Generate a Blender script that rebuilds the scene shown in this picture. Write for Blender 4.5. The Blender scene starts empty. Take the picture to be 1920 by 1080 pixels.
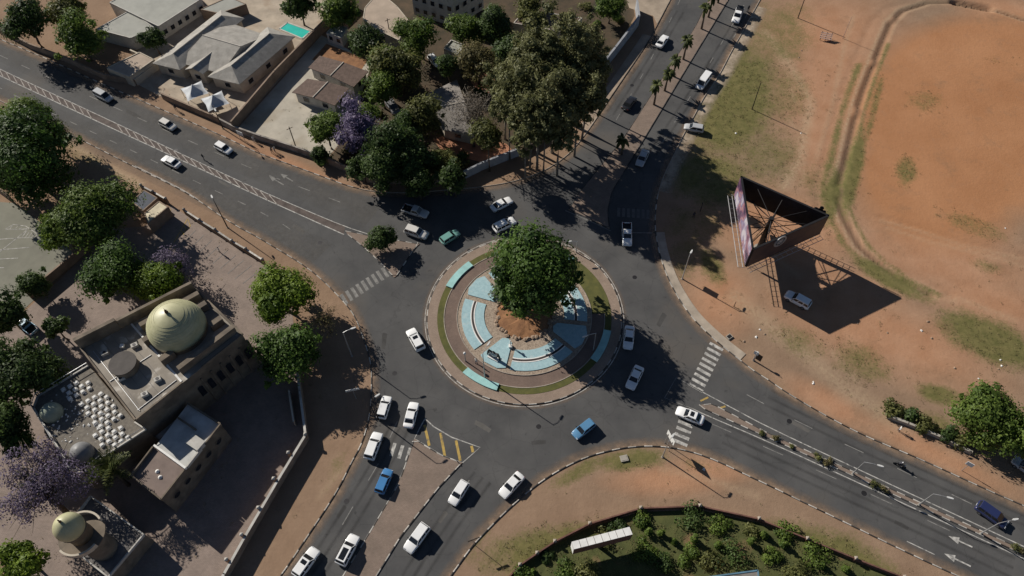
import bpy, bmesh, math, random
import numpy as np
from mathutils import Vector, Matrix
from mathutils.geometry import tessellate_polygon
R = math.radians
PI = math.pi
S = bpy.context.scene
C = S.collection

# ---------------------------------------------------------------- camera, sky, sun, exposure
HC = 115.0
F_PX, PITCH, ROLL = 1440.05, 0.985203, -0.01614          # from the island circle, the verticals and the shadows
cp, sp = math.cos(PITCH), math.sin(PITCH)
FW = Vector((0, cp, -sp)); U0 = Vector((0, sp, cp)); R0 = Vector((1, 0, 0))
RT = R0 * math.cos(ROLL) + U0 * math.sin(ROLL)
UP = U0 * math.cos(ROLL) - R0 * math.sin(ROLL)
cam = bpy.data.cameras.new('camera'); cam_o = bpy.data.objects.new('camera', cam); C.objects.link(cam_o)
cam.sensor_width = 36; cam.lens = 36 * F_PX / 1920; cam.clip_end = 6000; cam.clip_start = 1
M = Matrix((RT, UP, -FW)).transposed().to_4x4(); M.translation = (0, 0, HC)
cam_o.matrix_world = M
S.camera = cam_o
SUN_AZ, SUN_EL = R(-37.87), R(31.0)                       # direction the shadows run, height of the sun
DV = Vector((math.cos(SUN_AZ), math.sin(SUN_AZ), 0))
W = bpy.data.worlds.new('World'); S.world = W; W.use_nodes = True
nt = W.node_tree
sky = nt.nodes.new('ShaderNodeTexSky'); sky.sky_type = 'NISHITA'; sky.sun_disc = False
sky.air_density = .75; sky.dust_density = .4; sky.altitude = 900; sky.sun_elevation = SUN_EL; sky.sun_rotation = math.atan2(-DV.x, -DV.y) % (2 * PI)
bg = nt.nodes['Background']; bg.inputs['Strength'].default_value = 0.05
nt.links.new(sky.outputs[0], bg.inputs['Color'])
sl = bpy.data.lights.new('sun', 'SUN'); sl.energy = 5.0; sl.angle = R(0.5); sl.color = (1, 0.94, 0.85)
so = bpy.data.objects.new('sun', sl); C.objects.link(so)
sdir = Vector((DV.x * math.cos(SUN_EL), DV.y * math.cos(SUN_EL), -math.sin(SUN_EL)))
so.rotation_euler = sdir.to_track_quat('-Z', 'Y').to_euler(); so.location = (-60, 130, 90)
S.view_settings.view_transform = 'Standard'; S.view_settings.look = 'None'
S.view_settings.exposure = 0.22; S.view_settings.gamma = 1; S.view_settings.use_curve_mapping = False

# ---------------------------------------------------------------- helpers
def G(px, py, z=0.0):
    """photograph pixel -> world point at height z"""
    d = RT * (px - 960) + UP * (540 - py) + FW * F_PX
    t = (z - HC) / d.z
    return Vector((d.x * t, d.y * t, z))
def ppm(p):
    return F_PX / (Vector(p) - Vector((0, 0, HC))).dot(FW)
def GP(pts, z=0.0):
    return [G(x, y, z) for x, y in pts]
ORG = {}
class MB:
    def __init__(s): s.v = []; s.f = []; s.m = []; s.mi = 0
    def add(s, vs, fs):
        b = len(s.v); s.v += [tuple(p) for p in vs]
        for f in fs: s.f.append([b + i for i in f]); s.m.append(s.mi)
        return s
    def quad(s, *p): return s.add(p, [list(range(len(p)))])
    def box(s, c, size, rot=0, z0=None):
        """c = centre xy (and base z in c[2])"""
        x, y, z = c; a, b, h = size[0] / 2, size[1] / 2, size[2]
        ca, sa = math.cos(rot), math.sin(rot); vs = []
        for zz in (z, z + h):
            for dx, dy in ((-a, -b), (a, -b), (a, b), (-a, b)):
                vs.append((x + dx * ca - dy * sa, y + dx * sa + dy * ca, zz))
        return s.add(vs, [[3, 2, 1, 0], [4, 5, 6, 7], [0, 1, 5, 4], [1, 2, 6, 5], [2, 3, 7, 6], [3, 0, 4, 7]])
    def prism(s, pts, z0, z1, bottom=False):
        pts = [Vector((p[0], p[1], 0)) for p in pts]
        ar = sum(pts[i].x * pts[i - 1].y - pts[i - 1].x * pts[i].y for i in range(len(pts)))
        if ar > 0: pts = pts[::-1]
        n = len(pts)
        tris = tessellate_polygon([pts])
        top = [(p.x, p.y, z1) for p in pts]; bot = [(p.x, p.y, z0) for p in pts]
        fs = []
        for t in tris:
            a, b, c = (pts[i] for i in t)
            t = list(t)
            if (b - a).cross(c - a).z < 0: t = t[::-1]
            fs.append(t)
        if z1 - z0 > 1e-4:
            for i in range(n):
                j = (i + 1) % n; fs.append([n + i, n + j, j, i])
            if bottom: fs += [[n + k for k in t[::-1]] for t in fs[:len(tris)]]
            return s.add(top + bot, fs)
        return s.add(top, fs)
    def sheet(s, pts, z): return s.prism(pts, z, z)
    def frustum(s, a, b):
        """loft between two closed loops of equal length (3D), capped"""
        n = len(a); fs = [[i, (i + 1) % n, n + (i + 1) % n, n + i] for i in range(n)]
        fs += [list(range(n))[::-1], list(range(n, 2 * n))]
        return s.add(list(a) + list(b), fs)
    def loft(s, rings, cap=True):
        n = len(rings[0]); vs = [p for r in rings for p in r]; fs = []
        for k in range(len(rings) - 1):
            for i in range(n):
                j = (i + 1) % n; fs.append([k * n + i, k * n + j, (k + 1) * n + j, (k + 1) * n + i])
        if cap: fs += [list(range(n))[::-1], [(len(rings) - 1) * n + i for i in range(n)]]
        return s.add(vs, fs)
    def cyl(s, c, r, z0, z1, n=12, r2=None):
        r2 = r if r2 is None else r2
        a = [(c[0] + r * math.cos(2 * PI * i / n), c[1] + r * math.sin(2 * PI * i / n), z0) for i in range(n)]
        b = [(c[0] + r2 * math.cos(2 * PI * i / n), c[1] + r2 * math.sin(2 * PI * i / n), z1) for i in range(n)]
        return s.frustum(a, b)
    def lathe(s, c, prof, n=24):
        rings = [[(c[0] + max(r, .002) * math.cos(2 * PI * i / n), c[1] + max(r, .002) * math.sin(2 * PI * i / n), c[2] + z) for i in range(n)] for r, z in prof]
        return s.loft(rings)
    def tube(s, pts, rad, n=6):
        pts = [Vector(p) for p in pts]
        if not isinstance(rad, (list, tuple)): rad = [rad] * len(pts)
        rings = []
        for i, p in enumerate(pts):
            d = (pts[min(i + 1, len(pts) - 1)] - pts[max(i - 1, 0)]).normalized()
            a = d.cross(Vector((0, 0, 1)))
            if a.length < .01: a = Vector((1, 0, 0))
            a.normalize(); b = d.cross(a)
            rings.append([p + (a * math.cos(2 * PI * k / n) + b * math.sin(2 * PI * k / n)) * rad[i] for k in range(n)])
        return s.loft(rings)
    def mesh(s, name, mats, smooth=False, org=(0, 0, 0)):
        me = bpy.data.meshes.new(name)
        o = org
        me.from_pydata([(a[0] - o[0], a[1] - o[1], a[2] - o[2]) for a in s.v], [], s.f)
        if not isinstance(mats, (list, tuple)): mats = [mats]
        for m in mats: me.materials.append(m)
        if len(mats) > 1: me.polygons.foreach_set('material_index', s.m)
        if smooth: me.polygons.foreach_set('use_smooth', [True] * len(s.f))
        me.update()
        return me
    def build(s, name, mats, parent=None, smooth=False, local=False):
        org = (0, 0, 0)
        if parent is not None and not local: org = ORG[parent.name]
        o = bpy.data.objects.new(name, s.mesh(name, mats, smooth, org)); C.objects.link(o)
        if parent is not None: o.parent = parent
        ORG[o.name] = org
        return o
def link(name, me, parent=None, loc=(0, 0, 0), rz=0):
    o = bpy.data.objects.new(name, me); C.objects.link(o); o.location = loc; o.rotation_euler = (0, 0, rz)
    if parent is not None: o.parent = parent
    return o
def thing(name, label, cat, loc=(0, 0, 0), rz=0, group=None):
    o = bpy.data.objects.new(name, None); C.objects.link(o); o.empty_display_size = .3
    o.location = loc; o.rotation_euler = (0, 0, rz); ORG[o.name] = tuple(loc)
    return tag(o, label, cat, group)
def tag(o, label, cat, group=None):
    o['label'] = label; o['category'] = cat
    if group: o['group'] = group
    return o
def struct(o):
    o['kind'] = 'structure'; return o
def solo(mb, name, mat, label, cat, loc, group=None, smooth=False):
    """a thing that is one mesh, built in world coordinates, origin moved to loc"""
    o = bpy.data.objects.new(name, mb.mesh(name, mat, smooth, loc)); C.objects.link(o); o.location = loc
    return tag(o, label, cat, group)

# ---------------------------------------------------------------- materials
def mat(name, col, rough=.85, var=.12, scale=1.5, col2=None, bump=0, bscale=20, metal=0, spec=.3, detail=6, blotch=None):
    m = bpy.data.materials.new(name); m.use_nodes = True; n = m.node_tree.nodes; l = m.node_tree.links
    b = n['Principled BSDF']; b.inputs['Roughness'].default_value = rough; b.inputs['Metallic'].default_value = metal
    b.inputs['Specular IOR Level'].default_value = spec
    c2 = col2 or tuple(max(0, c * (1 - var * 2.2)) for c in col)
    c1 = col if col2 else tuple(c * (1 + var) for c in col)
    tc = n.new('ShaderNodeTexCoord')
    no = n.new('ShaderNodeTexNoise'); no.inputs['Scale'].default_value = scale; no.inputs['Detail'].default_value = detail
    no.inputs['Roughness'].default_value = .62
    l.new(tc.outputs['Object'], no.inputs['Vector'])
    rp = n.new('ShaderNodeValToRGB'); rp.color_ramp.elements[0].position = .32; rp.color_ramp.elements[1].position = .68
    rp.color_ramp.elements[0].color = (*c2, 1); rp.color_ramp.elements[1].color = (*c1, 1)
    l.new(no.outputs['Fac'], rp.inputs['Fac'])
    out = rp.outputs['Color']
    if blotch:                                   # (colour, scale, threshold): stains and wear
        n2 = n.new('ShaderNodeTexNoise'); n2.inputs['Scale'].default_value = blotch[1]; n2.inputs['Detail'].default_value = 5
        l.new(tc.outputs['Object'], n2.inputs['Vector'])
        r2 = n.new('ShaderNodeValToRGB'); r2.color_ramp.elements[0].position = blotch[2]; r2.color_ramp.elements[1].position = blotch[2] + .12
        r2.color_ramp.elements[0].color = (0, 0, 0, 1); r2.color_ramp.elements[1].color = (1, 1, 1, 1)
        l.new(n2.outputs['Fac'], r2.inputs['Fac'])
        mx = n.new('ShaderNodeMixRGB'); l.new(r2.outputs['Color'], mx.inputs['Fac']); l.new(out, mx.inputs['Color1'])
        mx.inputs['Color2'].default_value = (*blotch[0], 1); out = mx.outputs['Color']
    l.new(out, b.inputs['Base Color'])
    if bump:
        nb = n.new('ShaderNodeTexNoise'); nb.inputs['Scale'].default_value = bscale; nb.inputs['Detail'].default_value = 4
        l.new(tc.outputs['Object'], nb.inputs['Vector'])
        bp = n.new('ShaderNodeBump'); bp.inputs['Strength'].default_value = bump; bp.inputs['Distance'].default_value = .05
        l.new(nb.outputs['Fac'], bp.inputs['Height']); l.new(bp.outputs['Normal'], b.inputs['Normal'])
    return m
def vary(m, lo=.62, hi=1.1):
    n = m.node_tree.nodes; l = m.node_tree.links; b = n['Principled BSDF']; src = b.inputs['Base Color'].links[0].from_socket
    oi = n.new('ShaderNodeObjectInfo'); mr = n.new('ShaderNodeMapRange'); mr.inputs['To Min'].default_value = lo; mr.inputs['To Max'].default_value = hi; l.new(oi.outputs['Random'], mr.inputs['Value'])
    mx = n.new('ShaderNodeVectorMath'); mx.operation = 'SCALE'; l.new(src, mx.inputs[0]); l.new(mr.outputs[0], mx.inputs['Scale']); l.new(mx.outputs[0], b.inputs['Base Color']); return m
def cracks(m, scale=.2, w=.012):
    n = m.node_tree.nodes; l = m.node_tree.links; b = n['Principled BSDF']; src = b.inputs['Base Color'].links[0].from_socket
    tc = n.new('ShaderNodeTexCoord'); no = n.new('ShaderNodeTexNoise'); no.inputs['Scale'].default_value = .8; no.inputs['Detail'].default_value = 5; l.new(tc.outputs['Object'], no.inputs['Vector'])
    ad = n.new('ShaderNodeVectorMath'); ad.operation = 'ADD'; l.new(tc.outputs['Object'], ad.inputs[0]); l.new(no.outputs['Color'], ad.inputs[1])
    v = n.new('ShaderNodeTexVoronoi'); v.feature = 'DISTANCE_TO_EDGE'; v.inputs['Scale'].default_value = scale; l.new(ad.outputs[0], v.inputs['Vector'])
    r = n.new('ShaderNodeValToRGB'); r.color_ramp.elements[0].position = w * .4; r.color_ramp.elements[1].position = w; r.color_ramp.elements[0].color = (.45, .45, .45, 1); l.new(v.outputs['Distance'], r.inputs['Fac'])
    sp_ = n.new('ShaderNodeTexNoise'); sp_.inputs['Scale'].default_value = .9; sp_.inputs['Detail'].default_value = 3; l.new(tc.outputs['Object'], sp_.inputs['Vector'])
    r2 = n.new('ShaderNodeValToRGB'); r2.color_ramp.elements[0].position = .25; r2.color_ramp.elements[1].position = .34; r2.color_ramp.elements[0].color = (.6, .6, .6, 1); l.new(sp_.outputs['Fac'], r2.inputs['Fac'])
    m1 = n.new('ShaderNodeMixRGB'); m1.blend_type = 'MULTIPLY'; m1.inputs['Fac'].default_value = .28; l.new(src, m1.inputs['Color1']); l.new(r.outputs['Color'], m1.inputs['Color2'])
    m2 = n.new('ShaderNodeMixRGB'); m2.blend_type = 'MULTIPLY'; m2.inputs['Fac'].default_value = .8; l.new(m1.outputs['Color'], m2.inputs['Color1']); l.new(r2.outputs['Color'], m2.inputs['Color2'])
    l.new(m2.outputs['Color'], b.inputs['Base Color']); return m
def paver(name, c1, c2, mortar, sx=2.2, rough=.9):
    m = mat(name, c1, rough, scale=.4, col2=c2); n = m.node_tree.nodes; l = m.node_tree.links
    b = n['Principled BSDF']; src = b.inputs['Base Color'].links[0].from_socket
    tc = n.new('ShaderNodeTexCoord'); br = n.new('ShaderNodeTexBrick'); br.inputs['Scale'].default_value = sx
    br.inputs['Mortar Size'].default_value = .02; br.inputs['Color1'].default_value = (1, 1, 1, 1); br.inputs['Color2'].default_value = (.8, .8, .8, 1)
    br.inputs['Mortar'].default_value = (*mortar, 1)
    l.new(tc.outputs['Object'], br.inputs['Vector'])
    mx = n.new('ShaderNodeMixRGB'); mx.blend_type = 'MULTIPLY'; mx.inputs['Fac'].default_value = .8
    l.new(src, mx.inputs['Color1']); l.new(br.outputs['Color'], mx.inputs['Color2']); l.new(mx.outputs['Color'], b.inputs['Base Color'])
    return m
def leafmat(name, dark, light, third=None, sss=.42):
    m = bpy.data.materials.new(name); m.use_nodes = True; n = m.node_tree.nodes; l = m.node_tree.links
    b = n['Principled BSDF']; b.inputs['Roughness'].default_value = .55; b.inputs['Specular IOR Level'].default_value = .25
    at = n.new('ShaderNodeAttribute'); at.attribute_name = 'tone'
    rp = n.new('ShaderNodeValToRGB'); e = rp.color_ramp.elements
    e[0].color = (*dark, 1); e[1].color = (*light, 1); e[0].position = .1; e[1].position = .9
    if third: k = e.new(.97); k.color = (*third, 1); e[1].position = .8
    l.new(at.outputs['Fac'], rp.inputs['Fac']); l.new(rp.outputs['Color'], b.inputs['Base Color'])
    tr = n.new('ShaderNodeBsdfTranslucent'); l.new(rp.outputs['Color'], tr.inputs['Color'])
    mx = n.new('ShaderNodeMixShader'); mx.inputs['Fac'].default_value = sss
    l.new(b.outputs[0], mx.inputs[1]); l.new(tr.outputs[0], mx.inputs[2]); l.new(mx.outputs[0], n['Material Output'].inputs['Surface'])
    return m
ASPH = mat('asphalt', (.094, .092, .09), .88, scale=.16, col2=(.06, .0595, .06), bump=.15, bscale=9, blotch=((.1, .09, .08), .05, .56), detail=10)
cracks(ASPH)
LOT = mat('lot_asphalt', (.2, .195, .155), .9, .1, .2)
WHITE = mat('road_paint_white', (.56, .54, .5), .85, scale=1.6, col2=(.2, .195, .185), detail=10, blotch=((.12, .117, .114), 1.1, .57))
FAINT = mat('worn_road_paint', (.27, .26, .245), .85, scale=1.2, col2=(.12, .118, .11), detail=8)
YELLOW = mat('road_paint_yellow', (.5, .34, .085), .85, scale=1.4, col2=(.28, .2, .075), blotch=((.13, .115, .09), 1.1, .57))
KW = mat('kerb_white', (.56, .53, .48), .85, .18, 2.5)
KB = mat('kerb_black', (.045, .042, .04), .85, .2, 2.5)
vary(KW); vary(KB, .7, 2.2)
KC = mat('kerb_concrete', (.36, .31, .26), .9, .14, 1.5)
CONC = mat('concrete', (.38, .35, .3), .9, .12, .5, bump=.1, blotch=((.26, .23, .2), .3, .58))
BEIGE = mat('beige_paving', (.42, .35, .27), .9, .12, .35, blotch=((.33, .25, .18), .18, .56))
PALE = mat('pale_paving', (.44, .4, .33), .9, .1, .25, blotch=((.34, .29, .22), .12, .55))
YARD = paver('yard_brick', (.31, .245, .208), (.235, .187, .16), (.55, .5, .45), 1.6)
PINK = paver('pink_paver', (.34, .26, .205), (.27, .205, .16), (.5, .45, .4), 2.0)
BRN = paver('brown_paver', (.215, .155, .125), (.165, .12, .1), (.5, .45, .4), 2.0)
MEDP = paver('median_paver', (.27, .205, .165), (.2, .155, .125), (.5, .45, .4), 1.8)
TURF = mat('turf', (.12, .115, .035), .95, scale=.9, col2=(.075, .08, .026), bump=.5, bscale=14)
SOIL = mat('orange_soil', (.32, .165, .08), .95, scale=.8, col2=(.17, .085, .045), bump=.5, bscale=5)
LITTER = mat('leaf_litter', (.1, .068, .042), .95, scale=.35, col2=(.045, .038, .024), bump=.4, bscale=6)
PEB = mat('pebble', (.42, .34, .26), .9, scale=3.2, col2=(.2, .15, .115), bump=.9, bscale=7)
BLUE = mat('pale_blue_paint', (.36, .51, .54), .85, scale=2.2, col2=(.27, .41, .445), blotch=((.4, .5, .51), .9, .6))
AQUA = mat('aqua_paint', (.32, .56, .54), .75, .08, .7)
WPAINT = mat('white_paint', (.74, .73, .7), .7, .06, 1.2)
BPAINT = mat('black_paint', (.055, .04, .037), .75, .1, 1.2)
TILE = mat('grey_roof_tile', (.36, .34, .305), .85, scale=.7, col2=(.25, .235, .21), bump=.5, bscale=6, blotch=((.42, .39, .345), .5, .58))
TILE2 = mat('dark_grey_tile', (.22, .2, .18), .85, .15, .8, bump=.4, bscale=6)
BROWNT = mat('brown_roof_tile', (.15, .105, .085), .85, scale=1.5, col2=(.09, .062, .05), bump=.9, bscale=4)
RIDGE = mat('ridge_mortar', (.5, .46, .4), .85, .1, 1)
FLATR = mat('grey_sheet_roof', (.3, .3, .265), .7, .08, .3)
BEIGER = mat('beige_roof', (.4, .32, .25), .85, .08, .4)
WALLC = mat('cream_wall', (.52, .46, .37), .9, .1, .5, blotch=((.4, .33, .25), .5, .62))
WALLW = mat('white_wall', (.5, .48, .44), .9, .1, .5, blotch=((.36, .33, .29), .45, .58))
WALLB = mat('brown_wall', (.27, .2, .15), .9, .15, .6)
WALLR = mat('red_brick_wall', (.17, .085, .065), .9, .2, 1)
WALLG = mat('blue_grey_wall', (.3, .31, .33), .85, .1, .7)
ROOFM = mat('mosque_roof', (.33, .295, .25), .9, scale=.22, col2=(.19, .168, .14), blotch=((.5, .47, .42), .45, .56), detail=9)
GRAVR = mat('gravel_roof', (.2, .18, .15), .95, scale=2, col2=(.13, .115, .1), bump=.6, bscale=9, blotch=((.42, .4, .36), 1.5, .66))
STONE = mat('mosque_stone', (.19, .155, .118), .9, .2, .35, blotch=((.115, .095, .075), .4, .52))
DOME = mat('dome_tile', (.46, .44, .27), .45, scale=.9, col2=(.37, .36, .21), spec=.5)
DOMED = mat('dome_dark', (.2, .2, .2), .5, .1, 1)
DOMEG = mat('dome_green', (.3, .34, .27), .5, .1, 1)
BLUEROOF = mat('blue_roof', (.12, .24, .33), .6, .15, .5)
TERR = mat('brown_terrace', (.2, .155, .135), .9, .1, .6)
DKMET = mat('dark_steel', (.045, .043, .045), .5, .1, 2, metal=.6)
GALV = mat('galvanised', (.45, .45, .45), .45, .08, 3, metal=.6)
LAMPG = mat('lamp_head', (.6, .6, .58), .4, .05, 3)
WOODP = mat('creosote_pole', (.12, .085, .06), .9, .15, 2)
WOOD = mat('pale_timber', (.42, .3, .26), .85, .12, 2)
BLACK = mat('black_plastic', (.02, .02, .022), .5, .1, 2)
RUBBER = mat('tyre_rubber', (.025, .025, .027), .85, .1, 3)
RIM = mat('alloy_rim', (.4, .4, .41), .35, .05, 4, metal=.8)
GLASS = mat('car_glass', (.015, .017, .02), .06, .05, 3, spec=.6)
HEADL = mat('headlight_glass', (.55, .56, .58), .15, .05, 3, spec=.6)
TAILL = mat('taillight_red', (.3, .015, .012), .25, .05, 3, spec=.5)
WGLASS = mat('window_glass', (.02, .022, .028), .1, .05, 2, spec=.6)
CANVAS = mat('white_canvas', (.5, .52, .54), .7, .08, .6)
BARK = mat('bark', (.13, .1, .075), .95, .2, 2, bump=.5, bscale=8)
BARKG = mat('grey_bark', (.24, .21, .18), .95, .2, 1.5, bump=.5, bscale=8)
POOLW = mat('pool_water', (.05, .5, .42), .08, .06, .5, spec=.5)
WPOOL = WPAINT
SIGNW = mat('sign_white', (.75, .75, .72), .5, .04, 3)
SIGNK = mat('sign_black', (.015, .015, .016), .45, .05, 3)
BRONZE = mat('bronze', (.12, .07, .035), .5, .15, 4, metal=.5)
ROCK = mat('rock', (.3, .22, .16), .95, .2, 2, bump=.6, bscale=6)
def paint(name, c, r=.28):
    m = mat(name, c, r, .02, 1, spec=.5); b = m.node_tree.nodes['Principled BSDF']
    b.inputs['Coat Weight'].default_value = .5; b.inputs['Coat Roughness'].default_value = .08
    return m
PC = dict(white=paint('car_white', (.8, .8, .79)), silver=paint('car_silver', (.42, .43, .44)), pearl=paint('car_pearl', (.62, .6, .56)),
          blue=paint('car_blue', (.06, .2, .42)), paleblue=paint('car_pale_blue', (.22, .36, .47)), blue2=paint('car_mid_blue', (.1, .24, .4)), navy=paint('car_navy', (.022, .03, .09)),
          green=paint('car_mint', (.16, .34, .3)), black=paint('car_black', (.018, .018, .02)), grey=paint('car_grey', (.2, .2, .21)))

# ---------------------------------------------------------------- ground (one sheet to the horizon)
def ellm(P, cx, cy, rx, ry, rot=0, soft=.45):
    """soft mask of an elliptical patch, centre and radii taken from photograph pixels"""
    c = G(cx, cy); ca, sa = math.cos(rot), math.sin(rot)
    a = G(cx + rx * ca, cy + rx * sa) - c; b = G(cx - ry * sa, cy + ry * ca) - c
    Mi = np.linalg.inv(np.array([[a.x, b.x], [a.y, b.y]]))
    q = (P - np.array([c.x, c.y])) @ Mi.T
    d = np.hypot(q[:, 0], q[:, 1])
    return np.clip((1 + soft - d) / (2 * soft), 0, 1)
def linem(P, pts, w, soft):
    d = np.full(len(P), 1e9)
    for i in range(len(pts) - 1):
        a = np.array(pts[i][:2]); b = np.array(pts[i + 1][:2]); ab = b - a
        t = np.clip(((P - a) @ ab) / (ab @ ab), 0, 1)
        d = np.minimum(d, np.hypot(*(P - a - t[:, None] * ab).T))
    return np.clip((w + soft - d) / (2 * soft), 0, 1)
DITCH = [(1990, 60), (1920, 37), (1860, 17), (1800, 3), (1740, 5), (1693, 20), (1670, 43), (1653, 83), (1637, 123), (1620, 167), (1607, 207), (1597, 250), (1583, 313),
         (1573, 347), (1573, 370), (1580, 400), (1593, 427), (1613, 463), (1647, 493), (1693, 527), (1745, 553)]
GRASS = [(1375, 190, 80, 130, .5, .95), (1330, 330, 90, 60, .3, .8), (1440, 290, 60, 60, .2, .6), (1470, 60, 60, 60, .2, .6), (1545, 345, 60, 40, .2, .45), (1440, 60, 60, 60, .3, .55), (1465, 175, 60, 55, 0, .6), (1350, 235, 60, 60, .3, .75), (1390, 135, 35, 75, .4, .7), (1490, 35, 45, 45, 0, .45), (1600, 320, 16, 90, .2, 1),
         (1560, 370, 16, 60, .1, .95), (1640, 200, 8, 80, .25, .7), (1668, 522, 85, 17, .5, 1), (1860, 640, 110, 40, .42, 1), (1760, 740, 45, 18, .3, .9), (1612, 680, 62, 38, .4, .62),
         (1500, 640, 70, 30, .4, .5), (1335, 500, 22, 40, -.5, .75), (1285, 480, 35, 45, 0, .5), (1700, 320, 22, 28, 0, .65), (1735, 190, 35, 20, 0, .45), (1830, 425, 70, 18, .35, .55),
         (1850, 500, 35, 13, .2, .6), (1180, 862, 75, 20, -.1, .9), (1085, 885, 60, 16, -.5, .75), (1310, 872, 45, 12, .3, .5), (1250, 1045, 300, 66, 0, 1.6), (1560, 1075, 140, 70, .4, 1.3),
         (1080, 50, 110, 60, 0, .85), (150, 290, 90, 16, .5, .45), (450, 470, 70, 10, .55, .4), (1400, 700, 80, 14, .5, .55), (1545, 800, 60, 12, .45, .5), (1745, 790, 60, 20, .3, .6),
         (630, 880, 16, 50, .4, .45), (1880, 110, 30, 20, 0, .2), (1480, 90, 30, 35, .5, .6), (900, 1000, 14, 60, .6, .6), (1300, 420, 60, 40, 0, .5), (1240, 720, 10, 10, 0, 0)]
SOILP = [(1760, 480, 190, 70, .3), (1850, 560, 130, 45, .3), (1560, 60, 110, 70, 0), (1890, 20, 90, 22, .2), (1600, 560, 110, 50, .4), (1350, 560, 60, 60, .7), (1560, 150, 90, 130, .1), (1480, 420, 130, 60, .2), (1640, 620, 200, 60, .35), (1400, 400, 60, 30, .2), (1470, 470, 120, 30, .3), (1540, 240, 45, 120, .15), (1700, 640, 160, 60, .4), (1330, 880, 60, 20, .1), (1250, 900, 90, 25, 0), (1560, 760, 90, 22, .5),
         (560, 320, 150, 14, .42), (1750, 850, 140, 18, .45), (1120, 1040, 18, 18, 0), (640, 110, 60, 25, .3)]
def axis(lo, hi, step, far):
    a = list(np.arange(lo, hi + 1e-6, step)); k = step
    while a[-1] < far: k *= 1.5; a.append(a[-1] + k)
    k = step
    while a[0] > -far: k *= 1.5; a.insert(0, a[0] - k)
    return np.array(a)
gx = axis(-140, 145, .62, 2500); gy = axis(16, 172, .62, 2500)
X, Y = np.meshgrid(gx, gy); P2 = np.stack([X.ravel(), Y.ravel()], 1)
g_grass = np.zeros(len(P2)); g_soil = np.zeros(len(P2))
for cx, cy, rx, ry, ro, st in GRASS: g_grass = np.maximum(g_grass, st * ellm(P2, cx, cy, rx, ry, ro))
for cx, cy, rx, ry, ro in SOILP: g_soil = np.maximum(g_soil, ellm(P2, cx, cy, rx, ry, ro, .6))
dpts = [G(*p) for p in DITCH]
g_field = np.maximum(ellm(P2, 1850, 200, 250, 210, 0, .12), ellm(P2, 1760, 330, 165, 130, .2, .2))
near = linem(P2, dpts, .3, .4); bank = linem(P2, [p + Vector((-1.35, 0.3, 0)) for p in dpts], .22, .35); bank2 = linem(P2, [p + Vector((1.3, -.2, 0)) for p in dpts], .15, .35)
moat = linem(P2, [p + Vector((-4.2, 0.6, 0)) for p in dpts[4:]], .4, .5)
g_field *= (1 - near); 
gz = -.55 * near + .08 * bank * (1 - near) + .04 * bank2 * (1 - near) - .1 * moat * (1 - bank)
g_grass = np.maximum(g_grass, .9 * linem(P2, [p + Vector((-2.9, 0.5, 0)) for p in dpts[8:]], .8, .9) * (1 - bank)); g_grass = np.maximum(g_grass, .75 * linem(P2, [p + Vector((1.6, 0, 0)) for p in dpts[7:]], .6, .5))
gz -= .9 * linem(P2, GP([(1792, 4), (1855, 16)]), .9, .5)
for _x, _y in ((1630, 117), (1603, 209), (1668, 35), (1575, 360)):
    _c = G(_x, _y); _k = np.hypot(P2[:, 0] - _c.x, P2[:, 1] - _c.y) < 1.5; gz[_k] = .02
pale = np.maximum(np.maximum(bank, .6 * bank2), .75 * linem(P2, GP([(1435, 60), (1480, 120), (1520, 190), (1500, 300), (1470, 350)]), .8, 1.0))
pale = np.maximum(pale, .6 * linem(P2, GP([(1380, 560), (1480, 640), (1600, 740), (1680, 790)]), 1.2, 1.5))
pale = np.maximum(pale, .9 * linem(P2, GP([(130, 268), (200, 312), (262, 345)]), .7, .7))
for _l, _d in (([(1650, 407), (1720, 425), (1800, 452), (1930, 482)], .3), ([(1662, 420), (1740, 446), (1840, 470), (1930, 495)], .2), ([(1622, 480), (1690, 510), (1785, 552)], .25), ([(1745, 553), (1790, 558)], .2)):
    _m = linem(P2, GP(_l), .12, .45); gz -= _d * _m; pale = np.maximum(pale, .5 * linem(P2, [q + Vector((0, -.9, 0)) for q in GP(_l)], .2, .5))
for _l in ([(1395, 40), (1440, 75), (1475, 130), (1490, 190)], [(1475, 270), (1510, 330), (1500, 345)], [(1480, 225), (1500, 250), (1520, 235)], [(1440, 470), (1500, 520)], [(1460, 640), (1540, 690), (1620, 760)], [(1560, 660), (1640, 760)], [(1240, 880), (1330, 900), (1420, 930)], [(1530, 300), (1560, 200), (1580, 100), (1600, 30)],
           [(1800, 560), (1900, 600)], [(600, 930), (640, 880)]):
    pale = np.maximum(pale, .55 * linem(P2, GP(_l), .25, .6))
nx, ny = len(gx), len(gy)
idx = np.arange(nx * ny).reshape(ny, nx)
quads = np.stack([idx[:-1, :-1], idx[:-1, 1:], idx[1:, 1:], idx[1:, :-1]], -1).reshape(-1, 4)
def np_mesh(name, v, q, attrs, mats):
    me = bpy.data.meshes.new(name); n = q.shape[1]
    me.vertices.add(len(v)); me.vertices.foreach_set('co', v.astype(np.float32).ravel())
    me.loops.add(q.size); me.loops.foreach_set('vertex_index', q.astype(np.int32).ravel())
    me.polygons.add(len(q)); me.polygons.foreach_set('loop_start', np.arange(0, q.size, n, dtype=np.int32))
    for k, a in attrs.items():
        at = me.attributes.new(k, 'FLOAT', 'POINT'); at.data.foreach_set('value', a.astype(np.float32))
    for m in mats: me.materials.append(m)
    me.update(calc_edges=True); me.validate()
    return me
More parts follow.
